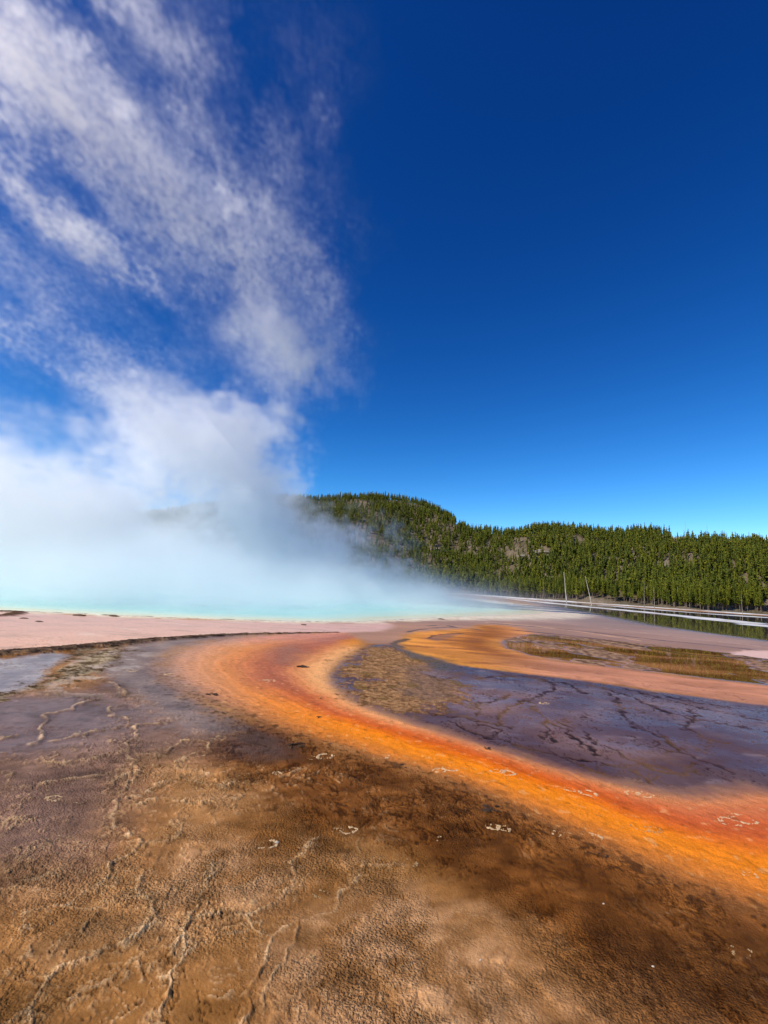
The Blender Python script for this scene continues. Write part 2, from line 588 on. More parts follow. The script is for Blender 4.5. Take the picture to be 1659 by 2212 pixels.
brn = sstep(0.10, 0.5, fbm(X * 0.30 + 0.15 * Y, Y * 0.9, 5, 95, 0.6) + 0.1) * (1 - 0.6 * xr)
c2 = c2 * (1 - 0.7 * brn[:, None]) + srgb(142, 82, 38) * 0.7 * brn[:, None]
paint(m, c2, 0.32, 0.25)

m = region([(922, 1380), (945, 1372), (995, 1369), (975, 1376), (950, 1384)], 0.012, 0.8) * 0.7
paint(m, srgb(132, 86, 42), 0.6)
# ---- dark shallow puddles right of it
Pud = [(1082, 1391), (1110, 1377), (1160, 1370), (1240, 1376), (1330, 1384), (1450, 1397), (1659, 1420), (1900, 1450), (1900, 1512), (1659, 1480), (1500, 1462),
       (1377, 1447), (1280, 1435), (1186, 1423), (1118, 1406)]
m = region(Pud, 0.012, 0.8)
paint(m, vmix(srgb(112, 62, 32), srgb(192, 122, 76), sstep(-0.4, 0.5, fbm(X * 0.2, Y * 0.5, 4, 691))), 1.0, 0.0)
pud = m
n_is = fbm(X * 0.30, Y * 0.16, 4, 55)
m = pud * sstep(0.12, 0.24, n_is + 0.18 * sstep(0.045, 0.0, line_dist(U, V, to_uv([(1120, 1382), (1200, 1388), (1330, 1402), (1480, 1425), (1659, 1450)]), 0.2)))
isl2 = m
paint(m, vmix(srgb(104, 74, 54), srgb(190, 148, 112), sstep(-0.4, 0.4, nz2)), 0.15, 1.2)
# thin dark channels and pale crust lines running to the right
for P, wd, c in ([[(880, 1366), (905, 1360), (960, 1355), (1010, 1356), (1040, 1362)], 0.006, (110, 84, 70)],
                 [[(925, 1352), (960, 1350), (985, 1356)], 0.006, (96, 76, 66)],
                 [[(925, 1379), (945, 1371), (1000, 1368)], 0.004, (96, 66, 44)],
                 [[(1060, 1346), (1130, 1352), (1250, 1362), (1400, 1380), (1560, 1396), (1700, 1412)], 0.009, (88, 66, 58)],
                 [[(1120, 1362), (1240, 1374), (1340, 1388), (1480, 1412), (1659, 1425)], 0.010, (84, 60, 48)],
                 [[(1150, 1340), (1300, 1356), (1480, 1378), (1659, 1398)], 0.004, (214, 168, 142)],
                 [[(1055, 1345), (1150, 1352), (1290, 1370), (1380, 1384)], 0.006, (222, 168, 120)],
                 
                 [[(868, 1398), (850, 1390), (880, 1380)], 0.012, (110, 84, 60)]):
    d = line_dist(U, V, to_uv(smooth_line(P)), 0.06) + edge * 0.35
    m = sstep(wd, wd * 0.35, d)
    paint(m, srgb(*c), None, None)
    hgt += (0.008 if c[0] > 150 else -0.008) * m
# pale pink patch at right edge
m = region([(1585, 1412), (1640, 1405), (1760, 1408), (1760, 1428), (1659, 1424)], 0.008, 1)
paint(m, srgb(228, 184, 164), 0.3)

# ---- grey shallow water beyond the flats + white sinter bars
Pw = [(1080, 1293), (1269, 1312), (1450, 1330), (1659, 1352), (1900, 1380), (1900, 1410), (1659, 1385), (1500, 1364), (1400, 1350), (1300, 1330), (1180, 1308)]
m = region(Pw, 0.05, 0.5, False) * sstep(0.20, 0.42, U)
paint(m, srgb(96, 84, 72), 0.97, 0.0)
Pw = [(1090, 1289), (1269, 1304), (1450, 1318), (1659, 1331), (2100, 1362), (2100, 1400), (1659, 1350), (1450, 1327), (1269, 1310)]
m = region(Pw, 0.03, 0.5, False)
paint(m, srgb(92, 84, 74), 0.97, 0.0)
bars = []
for P, w0, w1 in ([[(1085, 1292), (1269, 1311), (1450, 1328), (1659, 1352), (1900, 1380)], 0.025, 0.055],
                  [[(1064, 1286), (1150, 1294), (1269, 1302), (1400, 1311), (1500, 1318), (1659, 1328), (1900, 1345)], 0.16, 0.10],
                  [[(1330, 1310), (1450, 1320), (1560, 1328), (1659, 1334)], 0.03, 0.05]):
    L = to_uv(smooth_line(P))
    d = line_dist(U, V, L, 0.3)
    wd = w0 + (w1 - w0) * sstep(0.25, 0.62, U)
    m = sstep(1.0, 0.6, d / wd + fbm(X * 0.05, Y * 0.12, 4, 721) * 0.8) * (0.55 + 0.45 * sstep(-0.5, 0.3, fbm(X * 0.09, Y * 0.2, 3, 731)))
    paint(m, vmix(srgb(222, 214, 200), srgb(244, 240, 232), sstep(-0.4, 0.4, nz3)), 0.1, 0.2)
    hgt += 0.05 * m
# beyond the far bank: forest floor
m = sstep(math.log(300), math.log(330), V)
paint(m, srgb(96, 84, 66), 0.0, 1.0)

# ---- pink apron left of the stream
Ppk = [(-420, 1322), (0, 1322), (200, 1330), (400, 1338), (600, 1344), (750, 1347), (840, 1346), (830, 1362), (745, 1366), (600, 1367), (450, 1374), (300, 1384),
       (150, 1398), (0, 1412), (-420, 1462)]
L = to_uv(smooth_line(Ppk, 4, True))
sdp = poly_sd(U, V, L, 0.5)
m = sstep(0.016, -0.016, sdp + edge * 0.5)
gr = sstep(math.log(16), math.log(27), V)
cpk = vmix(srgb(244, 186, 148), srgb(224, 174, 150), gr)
cpk = cpk * (0.93 + 0.09 * sstep(-0.5, 0.5, nz1)[:, None])
fk = sstep(0.2, 0.6, fbm(X * 0.5, Y * 1.6, 5, 741, 0.6))
cpk = cpk * (1 - 0.22 * fk[:, None])
fk = sstep(0.25, 0.6, fbm(X * 0.35 + 4, Y * 1.2, 5, 751, 0.6))
cpk = cpk * (1 - 0.3 * fk[:, None]) + srgb(246, 222, 196) * 0.3 * fk[:, None]
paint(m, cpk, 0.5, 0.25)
# cream rim of the pool
uvP = to_uv(smooth_line(POOL_NEAR) .tolist() + smooth_line(POOL_FAR).tolist())
sd_pool = poly_sd(U, V, uvP, 0.7)
rimw = 0.035 + 0.05 * sstep(0.05, 0.30, U)
m = sstep(1.0, 0.2, np.abs(sd_pool + edge * 1.6 + 0.02 * nz3 - rimw * 0.3) / rimw) * (0.55 + 0.45 * sstep(-0.4, 0.3, nz2))
paint(m, vmix(srgb(236, 214, 176), srgb(250, 238, 206), sstep(-0.3, 0.5, nz1)), 0.4, 0.25)
hgt += 0.02 * m
tip = region([(1100, 1312), (1165, 1318), (1215, 1328), (1150, 1333), (1080, 1331)], 0.06, 1.5) * 0.85
paint(tip, srgb(226, 196, 158), 0.5)

# dark crust ledge between the pink apron and the flats
Lg = to_uv(smooth_line([(-420, 1470), (-100, 1424), (0, 1413), (100, 1405), (200, 1396), (300, 1386), (400, 1378), (500, 1372), (600, 1369), (680, 1367), (728, 1366)]))
d = line_dist(U, V, Lg, 0.3)
lw = 0.030 * sstep(-0.02, -0.75, U) + 0.007
dl = d / lw + nz2 * 0.45 + nzf * 0.5
ledge = sstep(1.0, 0.55, dl)
paint(ledge, vmix(srgb(50, 36, 28), srgb(136, 108, 82), sstep(-0.4, 0.7, nz2 + nzf)), 0.1, 1.8)
hgt += ledge * (0.05 + 0.05 * np.maximum(nz2 + nzf, -0.4)) * sstep(0.1, -0.3, U)
Ll = to_uv(smooth_line([(-200, 1335), (-60, 1333), (0, 1331), (34, 1326), (20, 1322), (-100, 1321)]))
m = sstep(1.0, 0.5, line_dist(U, V, Ll, 0.2) / 0.016 + nz2 * 0.5)
paint(m, srgb(104, 72, 52), 0.1, 1.5)
hgt += m * 0.05

# ---- crust ridges of the foreground (traced) and branching cracks
z3 = lambda pts: [(x / 2, 1458 + y / 2) for x, y in pts]
z4 = lambda pts: [(829.5 + x / 2, 1458 + y / 2) for x, y in pts]
ridges = [z3(p) for p in [
    [(690, 210), (600, 215), (580, 260), (550, 330), (560, 380), (610, 420), (560, 470), (490, 540), (490, 570), (470, 620), (500, 660), (550, 680), (590, 720), (600, 750), (540, 790), (480, 830),
     (470, 880), (380, 940), (300, 990), (200, 1000), (120, 1040)],
    [(560, 330), (620, 350), (700, 345), (760, 310), (820, 285), (900, 295), (900, 330), (830, 350), (760, 380)],
    [(780, 450), (850, 470), (930, 490), (1010, 470)], [(600, 745), (650, 740), (720, 725), (780, 690), (785, 655), (740, 670)],
    [(920, 810), (925, 880), (870, 960), (845, 1040), (800, 1105)],
    [(600, 860), (580, 940), (640, 985), (655, 1060), (630, 1110), (540, 1160), (480, 1190), (330, 1240), (260, 1270), (210, 1330), (160, 1420), (150, 1520)],
    [(690, 1065), (760, 1070), (780, 1100), (820, 1110), (828, 1160), (790, 1240), (750, 1300), (742, 1350), (710, 1420), (695, 1490), (660, 1560)],
    [(820, 1125), (775, 1180), (745, 1220), (695, 1262), (660, 1280)], [(790, 1240), (830, 1200), (860, 1170)],
    [(1215, 1100), (1180, 1130), (1170, 1185), (1140, 1250), (1090, 1320), (1060, 1390), (1082, 1450), (1055, 1520)],
    [(1700, 820), (1580, 830), (1550, 870), (1530, 910), (1470, 950), (1440, 1030), (1380, 1045), (1290, 1070), (1220, 1090)],
    [(1070, 1040), (1080, 1090), (1120, 1120), (1180, 1130)], [(1380, 700), (1330, 760), (1270, 800), (1262, 870), (1250, 930), (1130, 1010), (1070, 1040), (960, 1030), (880, 1050)],
    [(0, 272), (70, 265)], [(120, 310), (190, 250), (200, 180), (300, 150), (400, 110)], [(150, 480), (300, 450), (420, 440), (560, 400)], [(200, 290), (320, 265), (430, 245), (560, 225)],
    [(490, 30), (520, 60), (545, 90)], [(500, 140), (470, 160), (560, 190)], [(0, 930), (120, 900), (230, 860)], [(0, 640), (130, 630)],
    [(350, 1110), (380, 1060), (430, 1020)], [(430, 520), (520, 440), (620, 420)], [(500, 540), (620, 520), (700, 470), (780, 450)],
    [(330, 990), (420, 1010), (500, 980), (600, 960)], [(1290, 1070), (1260, 1150), (1230, 1230), (1150, 1330), (1140, 1420)],
    [(560, 330), (470, 350), (330, 375), (200, 385)], [(590, 560), (680, 540), (800, 560), (900, 560)], [(640, 1200), (560, 1280), (440, 1340), (300, 1400)]]]
kx_ = 1.0
wA = fbm(X * 2.2, Y * 2.2, 2, 601); wA2 = fbm(X * 2.6, Y * 2.6, 2, 602)
wB = fbm(X * 6.0, Y * 6.0, 2, 603); wB2 = fbm(X * 5.0, Y * 5.0, 2, 604)
wC = fbm(X * 15.0, Y * 15.0, 2, 605); wC2 = fbm(X * 15.0, Y * 15.0, 2, 606)
for q_, f0, f1 in ((wB, 26, 14), (wB2, 26, 14), (wC, 10, 6), (wC2, 10, 6)):     # no finer than the sheet can hold
    q_ *= sstep(f0, f1, RAD)
UW, VW = warped(1.5)
fore = sstep(0.02, 0.12, inside) * (1 - mp) * sstep(24, 14, RAD) * (1 - pud)
wD = fbm(X * 22.0, Y * 22.0, 2, 607) * sstep(12, 6, RAD)
dmin = np.full(U.shape, 0.05, np.float32)
for P in ridges:
    dmin = np.minimum(dmin, line_dist(UW, VW, to_uv(smooth_line(P, 3)), 0.05))
wx = X + 0.35 * nz1 + 0.10 * wA; wy = Y + 0.35 * nz2 + 0.10 * wA2
leftish = sstep(0.30, -0.15, U)
cn = fbm(wx * 0.62, wy * 0.62, 5, 141, 0.55)
# shorelines of old puddles: nested contour lines
lev = np.abs(cn * 4.0 - np.rint(cn * 4.0)) / 4.0
grd = 0.9 / RAD
net = sstep(0.016, 0.002, lev) * sstep(-0.35, 0.25, nz1 * 0.7 + nz3 * 0.6 + 0.05)
net2 = sstep(0.016, 0.003, np.abs(fbm(wx * 1.9 + 9, wy * 1.9, 4, 151))) * sstep(-0.1, 0.35, nz3 + 0.3 * nz1)
lip = np.maximum(sstep(0.0042, 0.0010, dmin) * np.clip(0.75 + 0.5 * wA2, 0.25, 1), np.maximum(0.6 * net, 0.45 * net2) * (0.35 + 0.65 * leftish))
band = np.maximum(sstep(0.030, 0.003, dmin + 0.006 * nz1) * np.clip(0.55 + 0.8 * nz1, 0.1, 1),
                  0.5 * sstep(0.06, 0.01, lev) * sstep(-0.1, 0.4, nz1) * (0.3 + 0.7 * leftish))
lip *= fore; band *= fore
rsc = np.clip(RAD / 5.0, 0.8, 2.2)
crumbs = np.clip(np.abs(wC) * 1.3 + 0.6 * np.abs(wD) - 0.15, 0, 1.2)
hgt += (lip * (0.016 + 0.008 * wC) + band * 0.020 * crumbs) * rsc
grain *= (0.30 + 0.95 * sstep(-0.35, 0.45, fbm(X * 0.8, Y * 0.8, 5, 711, 0.6))) * fore + (1 - fore)
grain += band * 0.5
paint(np.clip(band * 0.6 * sstep(0.15, 0.7, crumbs + 0.3 * wB), 0, 1), srgb(204, 162, 112))
paint(np.clip(band * 0.7 * sstep(0.25, 0.02, np.abs(wC + 0.4 * wD)), 0, 1), srgb(72, 42, 18))
dk = sstep(0.016, 0.003, np.abs(fbm(wx * 1.3 - 7, wy * 1.3 + 2, 5, 721, 0.6))) * fore * sstep(-0.3, 0.3, nz3 + 0.3 * nz1)
paint(dk * 0.7, srgb(64, 38, 18))
hgt -= dk * 0.008
paint(np.clip(lip * 0.75 * (0.65 + 0.9 * wB), 0, 1), srgb(228, 186, 136))
# step down across the traced shorelines
terr = sstep(0.02, -0.02, cn - 0.12) * fore
hgt += terr * 0.008
# broad streaks and stains of the mat
stk = fbm(X * 2.2 + 1.2 * Y, Y * 4.6 - 1.8 * X, 5, 621, 0.6) * fore
hgt += 0.004 * stk * sstep(14, 4, RAD)
colr *= (1 + 0.42 * np.clip(stk, -1, 1) * sstep(20, 7, RAD))[:, None].astype(np.float32)
stn = sstep(0.1, 0.6, fbm(X * 0.9 + 5, Y * 0.9, 5, 631, 0.6)) * fore
colr *= (1 - 0.38 * stn)[:, None].astype(np.float32)

# dark veins of the belt outside the orange
vein = sstep(0.060, 0.008, np.abs(fbm(wx * 1.1 + 31, wy * 1.1 - 5, 6, 171, 0.62)))
vein2 = sstep(0.075, 0.010, np.abs(fbm(wx * 2.7 + 3, wy * 2.7 + 8, 5, 181, 0.62)))
bm = sstep(0.12, -0.06, side + edge * 2) * (1 - stream * 0.75) * (1 - mp)
vm = np.clip(np.maximum(vein * sstep(-0.5, 0.1, nz3 + 0.2), 0.8 * vein2 * sstep(-0.45, 0.15, nz1)), 0, 1) * bm
paint(vm * 0.85, srgb(46, 22, 6))
hgt -= vm * 0.012
spk = sstep(0.32, 0.6, fbm(X * 8.0, Y * 8.0, 3, 173)) * bm * sstep(-0.3, 0.3, nz1)
paint(spk * 0.6, srgb(52, 26, 8))
hgt += spk * 0.006
# ragged dark flecks along the outer edge of the stream
fl = np.maximum(sstep(0.38, 0.6, fbm(X * 4.2, Y * 4.2, 3, 191)), sstep(0.34, 0.55, fbm(X * 9.5, Y * 9.5, 2, 193))) * sstep(0.11, 0.0, np.abs(inside - 0.02)) * sstep(0.0, 0.1, dB - dA) * sstep(18, 9, RAD)
paint(fl * 0.75, srgb(62, 36, 16))
hgt += fl * 0.008

# branching cracks of the purple sheet
cr = np.zeros_like(hgt)
cracks = [z4(p) for p in [
    [(200, 0), (250, 40), (250, 80), (310, 100), (390, 120), (410, 150), (398, 178)], [(390, 120), (470, 115), (520, 100), (545, 85)], [(250, 80), (240, 30), (290, 10)],
    [(700, 20), (735, 60), (640, 100), (625, 105), (650, 130), (660, 170), (700, 190), (705, 250), (745, 290)], [(400, 15), (520, 5), (640, 10), (700, 30), (790, 38), (870, 80)],
    [(970, 75), (1000, 100), (1020, 130), (1035, 175)], [(700, 30), (850, 40), (1000, 70), (1150, 130), (1300, 180), (1450, 210), (1659, 245)],
    [(870, 30), (1000, 50), (1200, 100), (1400, 150), (1659, 200)], [(950, 30), (1100, 60), (1300, 110), (1500, 140), (1659, 165)], [(1000, 20), (1200, 60), (1450, 105), (1659, 135)],
    [(290, 200), (440, 270), (500, 275), (560, 300), (700, 335), (800, 360), (900, 370), (1000, 400), (1060, 410), (1160, 470)], [(440, 270), (490, 250), (500, 235), (460, 225), (400, 215)],
    [(870, 250), (900, 290), (960, 310), (1020, 340), (1080, 370), (1200, 400), (1300, 440)], [(700, 190), (780, 240), (860, 290), (930, 350)], [(780, 240), (800, 220), (760, 200)],
    [(1180, 250), (1240, 290), (1305, 345)], [(1030, 175), (1100, 230), (1200, 270)], [(1300, 230), (1340, 190), (1330, 150)], [(1300, 230), (1400, 280), (1500, 300)],
    [(560, 230), (500, 215), (400, 195), (300, 180), (150, 165)], [(1000, 400), (1120, 390), (1250, 430), (1380, 420)], [(640, 100), (560, 130), (520, 160), (500, 215)],
    [(720, 335), (840, 390), (960, 430), (1060, 470)], [(1100, 300), (1250, 330), (1400, 380), (1500, 420)], [(0, 90), (60, 130), (150, 165)]]]
for P in cracks:
    L = to_uv(smooth_line(P, 3))
    d = line_dist(UW, VW, L, 0.04)
    wd = 0.0036 + 0.0018 * np.clip(wA, -0.7, 1)
    cr = np.maximum(cr, sstep(1.5, 0.4, d / wd) * np.clip(0.9 + 0.6 * wA2, 0.45, 1))
ce = np.abs(fbm(wx * 0.55 + 0.3 * wy, wy * 0.9 - 0.2 * wx, 5, 201, 0.55))
cr = np.maximum(cr, 1.0 * sstep(0.016, 0.003, ce) * sstep(-0.4, 0.1, nz3 + 0.4 * nz1))
ce3 = np.abs(fbm(wx * 0.28 - 0.25 * wy, wy * 1.05 + 0.30 * wx, 5, 241, 0.55))
cr = np.maximum(cr, 0.9 * sstep(0.014, 0.003, ce3))
ce = voronoi_edge(wx * 0.55 + 0.2 * nz2, wy * 0.75, 5)
ce2 = np.abs(fbm(wx * 1.5 + 0.6 * wy, wy * 2.2 - 0.3 * wx, 5, 231, 0.55))
cr = np.maximum(cr, 0.75 * sstep(0.018, 0.004, ce2) * sstep(-0.25, 0.2, nz1))
cr = np.maximum(cr, 0.55 * sstep(0.018, 0.005, ce) * sstep(0.0, 0.3, nz1))
cr = cr * mpur * (1 - 0.6 * isl)
goldm = sstep(-0.15, 0.25, fbm(X * 0.5, Y * 0.5, 2, 211) + 0.35 * sstep(0.30, 0.10, U) - 0.15)
ccol = vmix(srgb(30, 18, 20), srgb(140, 100, 50), goldm * 0.6)
paint(cr * 0.9, ccol, 0.3, 1.0)
hgt -= cr * 0.012
halo = sstep(0.03, 0.0, np.abs(ce - 0.01)) * 0
gp = mpur * sstep(0.28, 0.42, fbm(X * 1.6, Y * 1.6, 4, 221)) * goldm * sstep(0.33, 0.15, U)
paint(gp * 0.6, srgb(128, 98, 44), 0.3, 1.4)

# ---- small relief
hgt += (0.010 * nz1 + 0.006 * nz2) * (1 - np.clip(wet, 0, 1)) * sstep(0.0, 0.4, grain) * sstep(40, 15, RAD)
hgt += 0.0055 * nzf * np.clip(grain, 0, 2) * sstep(12, 4, RAD)
hgt += isl * (0.012 + 0.016 * np.maximum(wCi, -0.3)) + (crust_bar + isl2 * 0.6) * (0.020 * np.maximum(nz2 * 0.5 + wCi * 0.8, -0.3) + 0.012)
hgt = np.where(sd_pool < 0.0, np.minimum(hgt, -0.02 - 0.3 * sstep(0, -0.1, sd_pool)), hgt)
hgt *= sstep(300, 150, RAD)

Z = hgt
verts = np.stack([X, Y, Z], 1)
ii = np.arange(NR - 1)[:, None] * NT + np.arange(NT)[None, :]
jj = np.arange(NR - 1)[:, None] * NT + (np.arange(NT)[None, :] + 1) % NT
faces = np.stack([ii, jj, jj + NT, ii + NT], -1).reshape(-1, 4)[:, ::-1]
me = mesh_np('ground', verts, faces, True)
attr(me, 'col', colr, 'FLOAT_COLOR')
attr(me, 'wet', wet)
attr(me, 'grain', grain)

g = Mat('bacterial_mat')
ca = g.attr('col').outputs['Color']
wa = g.attr('wet').outputs['Fac']
ga = g.attr('grain').outputs['Fac']
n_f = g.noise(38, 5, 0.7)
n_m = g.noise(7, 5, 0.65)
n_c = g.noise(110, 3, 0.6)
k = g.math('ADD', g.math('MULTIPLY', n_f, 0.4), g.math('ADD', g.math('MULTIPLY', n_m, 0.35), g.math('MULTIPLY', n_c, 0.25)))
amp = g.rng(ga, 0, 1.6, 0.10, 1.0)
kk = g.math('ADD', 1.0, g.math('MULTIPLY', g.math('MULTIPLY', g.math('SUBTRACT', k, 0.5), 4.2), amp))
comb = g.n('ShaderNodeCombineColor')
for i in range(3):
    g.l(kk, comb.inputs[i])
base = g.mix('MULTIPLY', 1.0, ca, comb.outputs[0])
vo = g.n('ShaderNodeTexVoronoi'); vo.inputs['Scale'].default_value = 52
vw = g.n('ShaderNodeVectorMath', operation='ADD'); vsc = g.n('ShaderNodeVectorMath', operation='SCALE'); vsc.inputs['Scale'].default_value = 0.03
vnz = g.n('ShaderNodeTexNoise'); vnz.inputs['Scale'].default_value = 30; g.l(g.pos(), vnz.inputs['Vector'])
g.l(vnz.outputs['Color'], vsc.inputs[0]); g.l(g.pos(), vw.inputs[0]); g.l(vsc.outputs[0], vw.inputs[1]); g.l(vw.outputs[0], vo.inputs['Vector'])
hh = g.math('ADD', g.math('MULTIPLY', n_f, 0.8), g.math('MULTIPLY', vo.outputs['Distance'], -0.7))
nb = g.bump(hh, g.rng(ga, 0.06, 1.5, 0.0, 1.0), 0.036)
wet_n = g.n('ShaderNodeClamp'); g.l(g.math('ADD', wa, g.math('MULTIPLY', g.math('SUBTRACT', n_m, 0.5), g.rng(wa, 0.5, 1.0, 0.35, 0.0))), wet_n.inputs[0])
rough = g.rng(wet_n.outputs[0], 0, 0.98, 0.85, 0.02)
wn_ = g.bump(g.noise(3.0, 3, 0.5), 0.05, 0.02)
sp2 = g.math('SUBTRACT', g.rng(wa, 0.975, 1.0, 0.02, -0.20), g.math('MULTIPLY', -1.0, g.math('MULTIPLY', g.math('MULTIPLY', wa, wa), 0.34)))
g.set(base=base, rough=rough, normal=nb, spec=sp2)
ground = link('ground', me, g.m, kind='structure')

# ================================================================== HOT SPRING POOL
def flat_poly_grid(L, n_in=26):
    """rings from the outline towards the middle, in bearing / log-distance"""
    c = L.mean(0)
    return c

pool_pts = np.array([(math.exp(v) * math.sin(u), math.exp(v) * math.cos(u)) for u, v in uvP])
px0, py0 = pool_pts.min(0); px1, py1 = pool_pts.max(0)
# water sheet: same bearing / distance layout as the ground, cut to the outline
tu = np.linspace(uvP[:, 0].min() - 0.01, uvP[:, 0].max() + 0.01, 300)
tv = np.linspace(uvP[:, 1].min() - 0.01, uvP[:, 1].max() + 0.01, 200)
PU, PV = np.meshgrid(tu, tv)
pu, pv = PU.ravel().astype(np.float32), PV.ravel().astype(np.float32)
psd = poly_sd(pu, pv, uvP, 1.5)
pr = np.exp(pv)
pxy = np.stack([pr * np.sin(pu), pr * np.cos(pu), np.full_like(pr, 0.012)], 1)
q = np.arange(len(tv) - 1)[:, None] * len(tu) + np.arange(len(tu) - 1)[None, :]
pf = np.stack([q, q + 1, q + 1 + len(tu), q + len(tu)], -1).reshape(-1, 4)
keep = (psd[pf] < 0.004).all(1)
pf = pf[keep][:, ::-1]
used = np.unique(pf)
remap = np.full(len(pu), -1); remap[used] = np.arange(len(used))
me = mesh_np('hot_spring_pool', pxy[used], remap[pf], True)
attr(me, 'depth', -psd[used])
w = Mat('spring_water')
dep = w.attr('depth').outputs['Fac']
nz = w.noise(0.12, 3, 0.6)
dd = w.math('ADD', dep, w.math('MULTIPLY', w.math('SUBTRACT', nz, 0.5), 0.06))
c = lambda *a: tuple(float(q) for q in srgb(*a))
wc = w.ramp(dd, [(0.0, c(244, 228, 184)), (0.035, c(224, 218, 160)), (0.07, c(198, 226, 190)), (0.15, c(152, 222, 204)), (0.40, c(124, 212, 212)), (1.0, c(124, 206, 220))])
w.set(base=wc, rough=0.2, spec=0.22, normal=w.bump(w.noise(1.5, 3, 0.5), 0.08, 0.05))
link('hot_spring_pool', me, w.m, kind='structure')

# ================================================================== HILLS
ridge_px = [(-500, 1185), (-200, 1160), (0, 1140), (150, 1125), (280, 1112), (360, 1104), (430, 1092), (520, 1082), (610, 1076), (700, 1080), (760, 1078), (830, 1073), (890, 1079), (940, 1095), (990, 1128),
            (1040, 1143), (1120, 1145), (1170, 1134), (1250, 1138), (1330, 1141), (1400, 1138), (1450, 1145), (1500, 1155), (1560, 1159), (1659, 1168), (1800, 1180), (2100, 1215), (2600, 1260)]
shore_px = [(-500, 1190), (0, 1222), (400, 1246), (800, 1270), (1064, 1286.5), (1269, 1301), (1400, 1310), (1500, 1317), (1659, 1327), (1900, 1345), (2600, 1400)]


def bearing_el(x, y):
    d = ray(x, y)
    return math.atan2(d[0], d[1]), math.atan2(d[2], math.hypot(d[0], d[1]))


rb = np.array([bearing_el(*p) for p in smooth_line(ridge_px, 4)])
sb = np.array([(math.atan2(*gpt(*p)), math.hypot(*gpt(*p))) for p in smooth_line(shore_px, 4)])


def r_shore(th):
    return np.interp(th, sb[:, 0], sb[:, 1])


def r_ridge(th):
    return np.interp(th, [-0.8, -0.3, 0.08, 0.18, 0.28, 0.5, 0.8], [560, 560, 520, 440, 400, 390, 380]) + r_shore(th) * 0.1


def hill_z(th, r):
    th = np.asarray(th, float); r = np.asarray(r, float)
    r0, r1 = r_shore(th), r_ridge(th)
    el = np.interp(th, rb[:, 0], rb[:, 1])
    H = CAM_H + r1 * np.tan(el) - 5.0
    s = (r - r0) / (r1 - r0)
    sc = np.clip(s, 0, 1)
    prof = 0.30 * sc + 0.70 * sc * sc * (3 - 2 * sc)
    x, y = r * np.sin(th), r * np.cos(th)
    bumps = (fbm(x * 0.012, y * 0.012, 4, 301) * 9.0 + fbm(x * 0.05, y * 0.05, 3, 311) * 2.0) * (4 * sc * (1 - sc)) ** 0.7
    z = H * prof + bumps
    back = np.clip(s - 1, 0, None)
    z = np.where(s > 1, H - (back * 0.9 * H), z)
    return np.where(s < 0, -0.6, z) - 0.1 + np.where((s >= 0) & (s < 0.03), 0, 0)


hth = np.linspace(R(-50), R(58), 330)
hs_ = np.concatenate([[-0.04, -0.005], np.linspace(0, 1, 90), np.linspace(1.02, 1.9, 16)])
HT, HS = np.meshgrid(hth, hs_)
hr = r_shore(HT) + (r_ridge(HT) - r_shore(HT)) * HS
hz = hill_z(HT.ravel(), hr.ravel())
hv = np.stack([(hr * np.sin(HT)).ravel(), (hr * np.cos(HT)).ravel(), hz], 1)
q = np.arange(len(hs_) - 1)[:, None] * len(hth) + np.arange(len(hth) - 1)[None, :]
hf = np.stack([q, q + 1, q + 1 + len(hth), q + len(hth)], -1).reshape(-1, 4)[:, ::-1]
me = mesh_np('hillside', hv, hf, True)
hm = Mat('hill_soil')
n1 = hm.noise(0.06, 5, 0.65); n2 = hm.noise(0.7, 4, 0.7)
hc = hm.ramp(hm.math('ADD', hm.math('MULTIPLY', n1, 0.6), hm.math('MULTIPLY', n2, 0.4)),
             [(0.35, c(70, 62, 44)), (0.5, c(112, 98, 76)), (0.62, c(136, 120, 100)), (0.75, c(164, 150, 130))])
hm.set(base=hc, rough=0.95, spec=0.1, normal=hm.bump(hm.noise(0.5, 5, 0.7), 0.9, 1.2))
link('hillside', me, hm.m, kind='structure')

# ================================================================== FOREST
fol = Mat('pine_needles')
fa = fol.n('ShaderNodeObjectInfo')
ta = fol.attr('tint').outputs['Fac']
fr = fol.math('ADD', fol.math('MULTIPLY', fa.outputs['Random'], 0.6), fol.math('MULTIPLY', ta, 0.4))
fc = fol.ramp(fr, [(0.0, (0.055, 0.070, 0.010)), (0.5, (0.120, 0.132, 0.010)), (1.0, (0.200, 0.190, 0.014))])
fol.set(base=fc, rough=0.75, spec=0.15)
folf = Mat('forest_needles')
ta = folf.attr('tint').outputs['Fac']
fc = folf.ramp(ta, [(0.0, (0.055, 0.070, 0.010)), (0.5, (0.120, 0.132, 0.010)), (1.0, (0.200, 0.190, 0.014))])
folf.set(base=fc, rough=0.75, spec=0.15)
brk = Mat('pine_bark')
bc = brk.ramp(brk.noise(3.0, 4, 0.7), [(0.3, c(84, 72, 60)), (0.7, c(150, 132, 114))])
brk.set(base=bc, rough=0.9, spec=0.1)
ded = Mat('bleached_wood')
dc = ded.ramp(ded.noise(1.2, 5, 0.7), [(0.3, c(158, 148, 128)), (0.7, c(226, 218, 200))])
ded.set(base=dc, rough=0.85, spec=0.1)


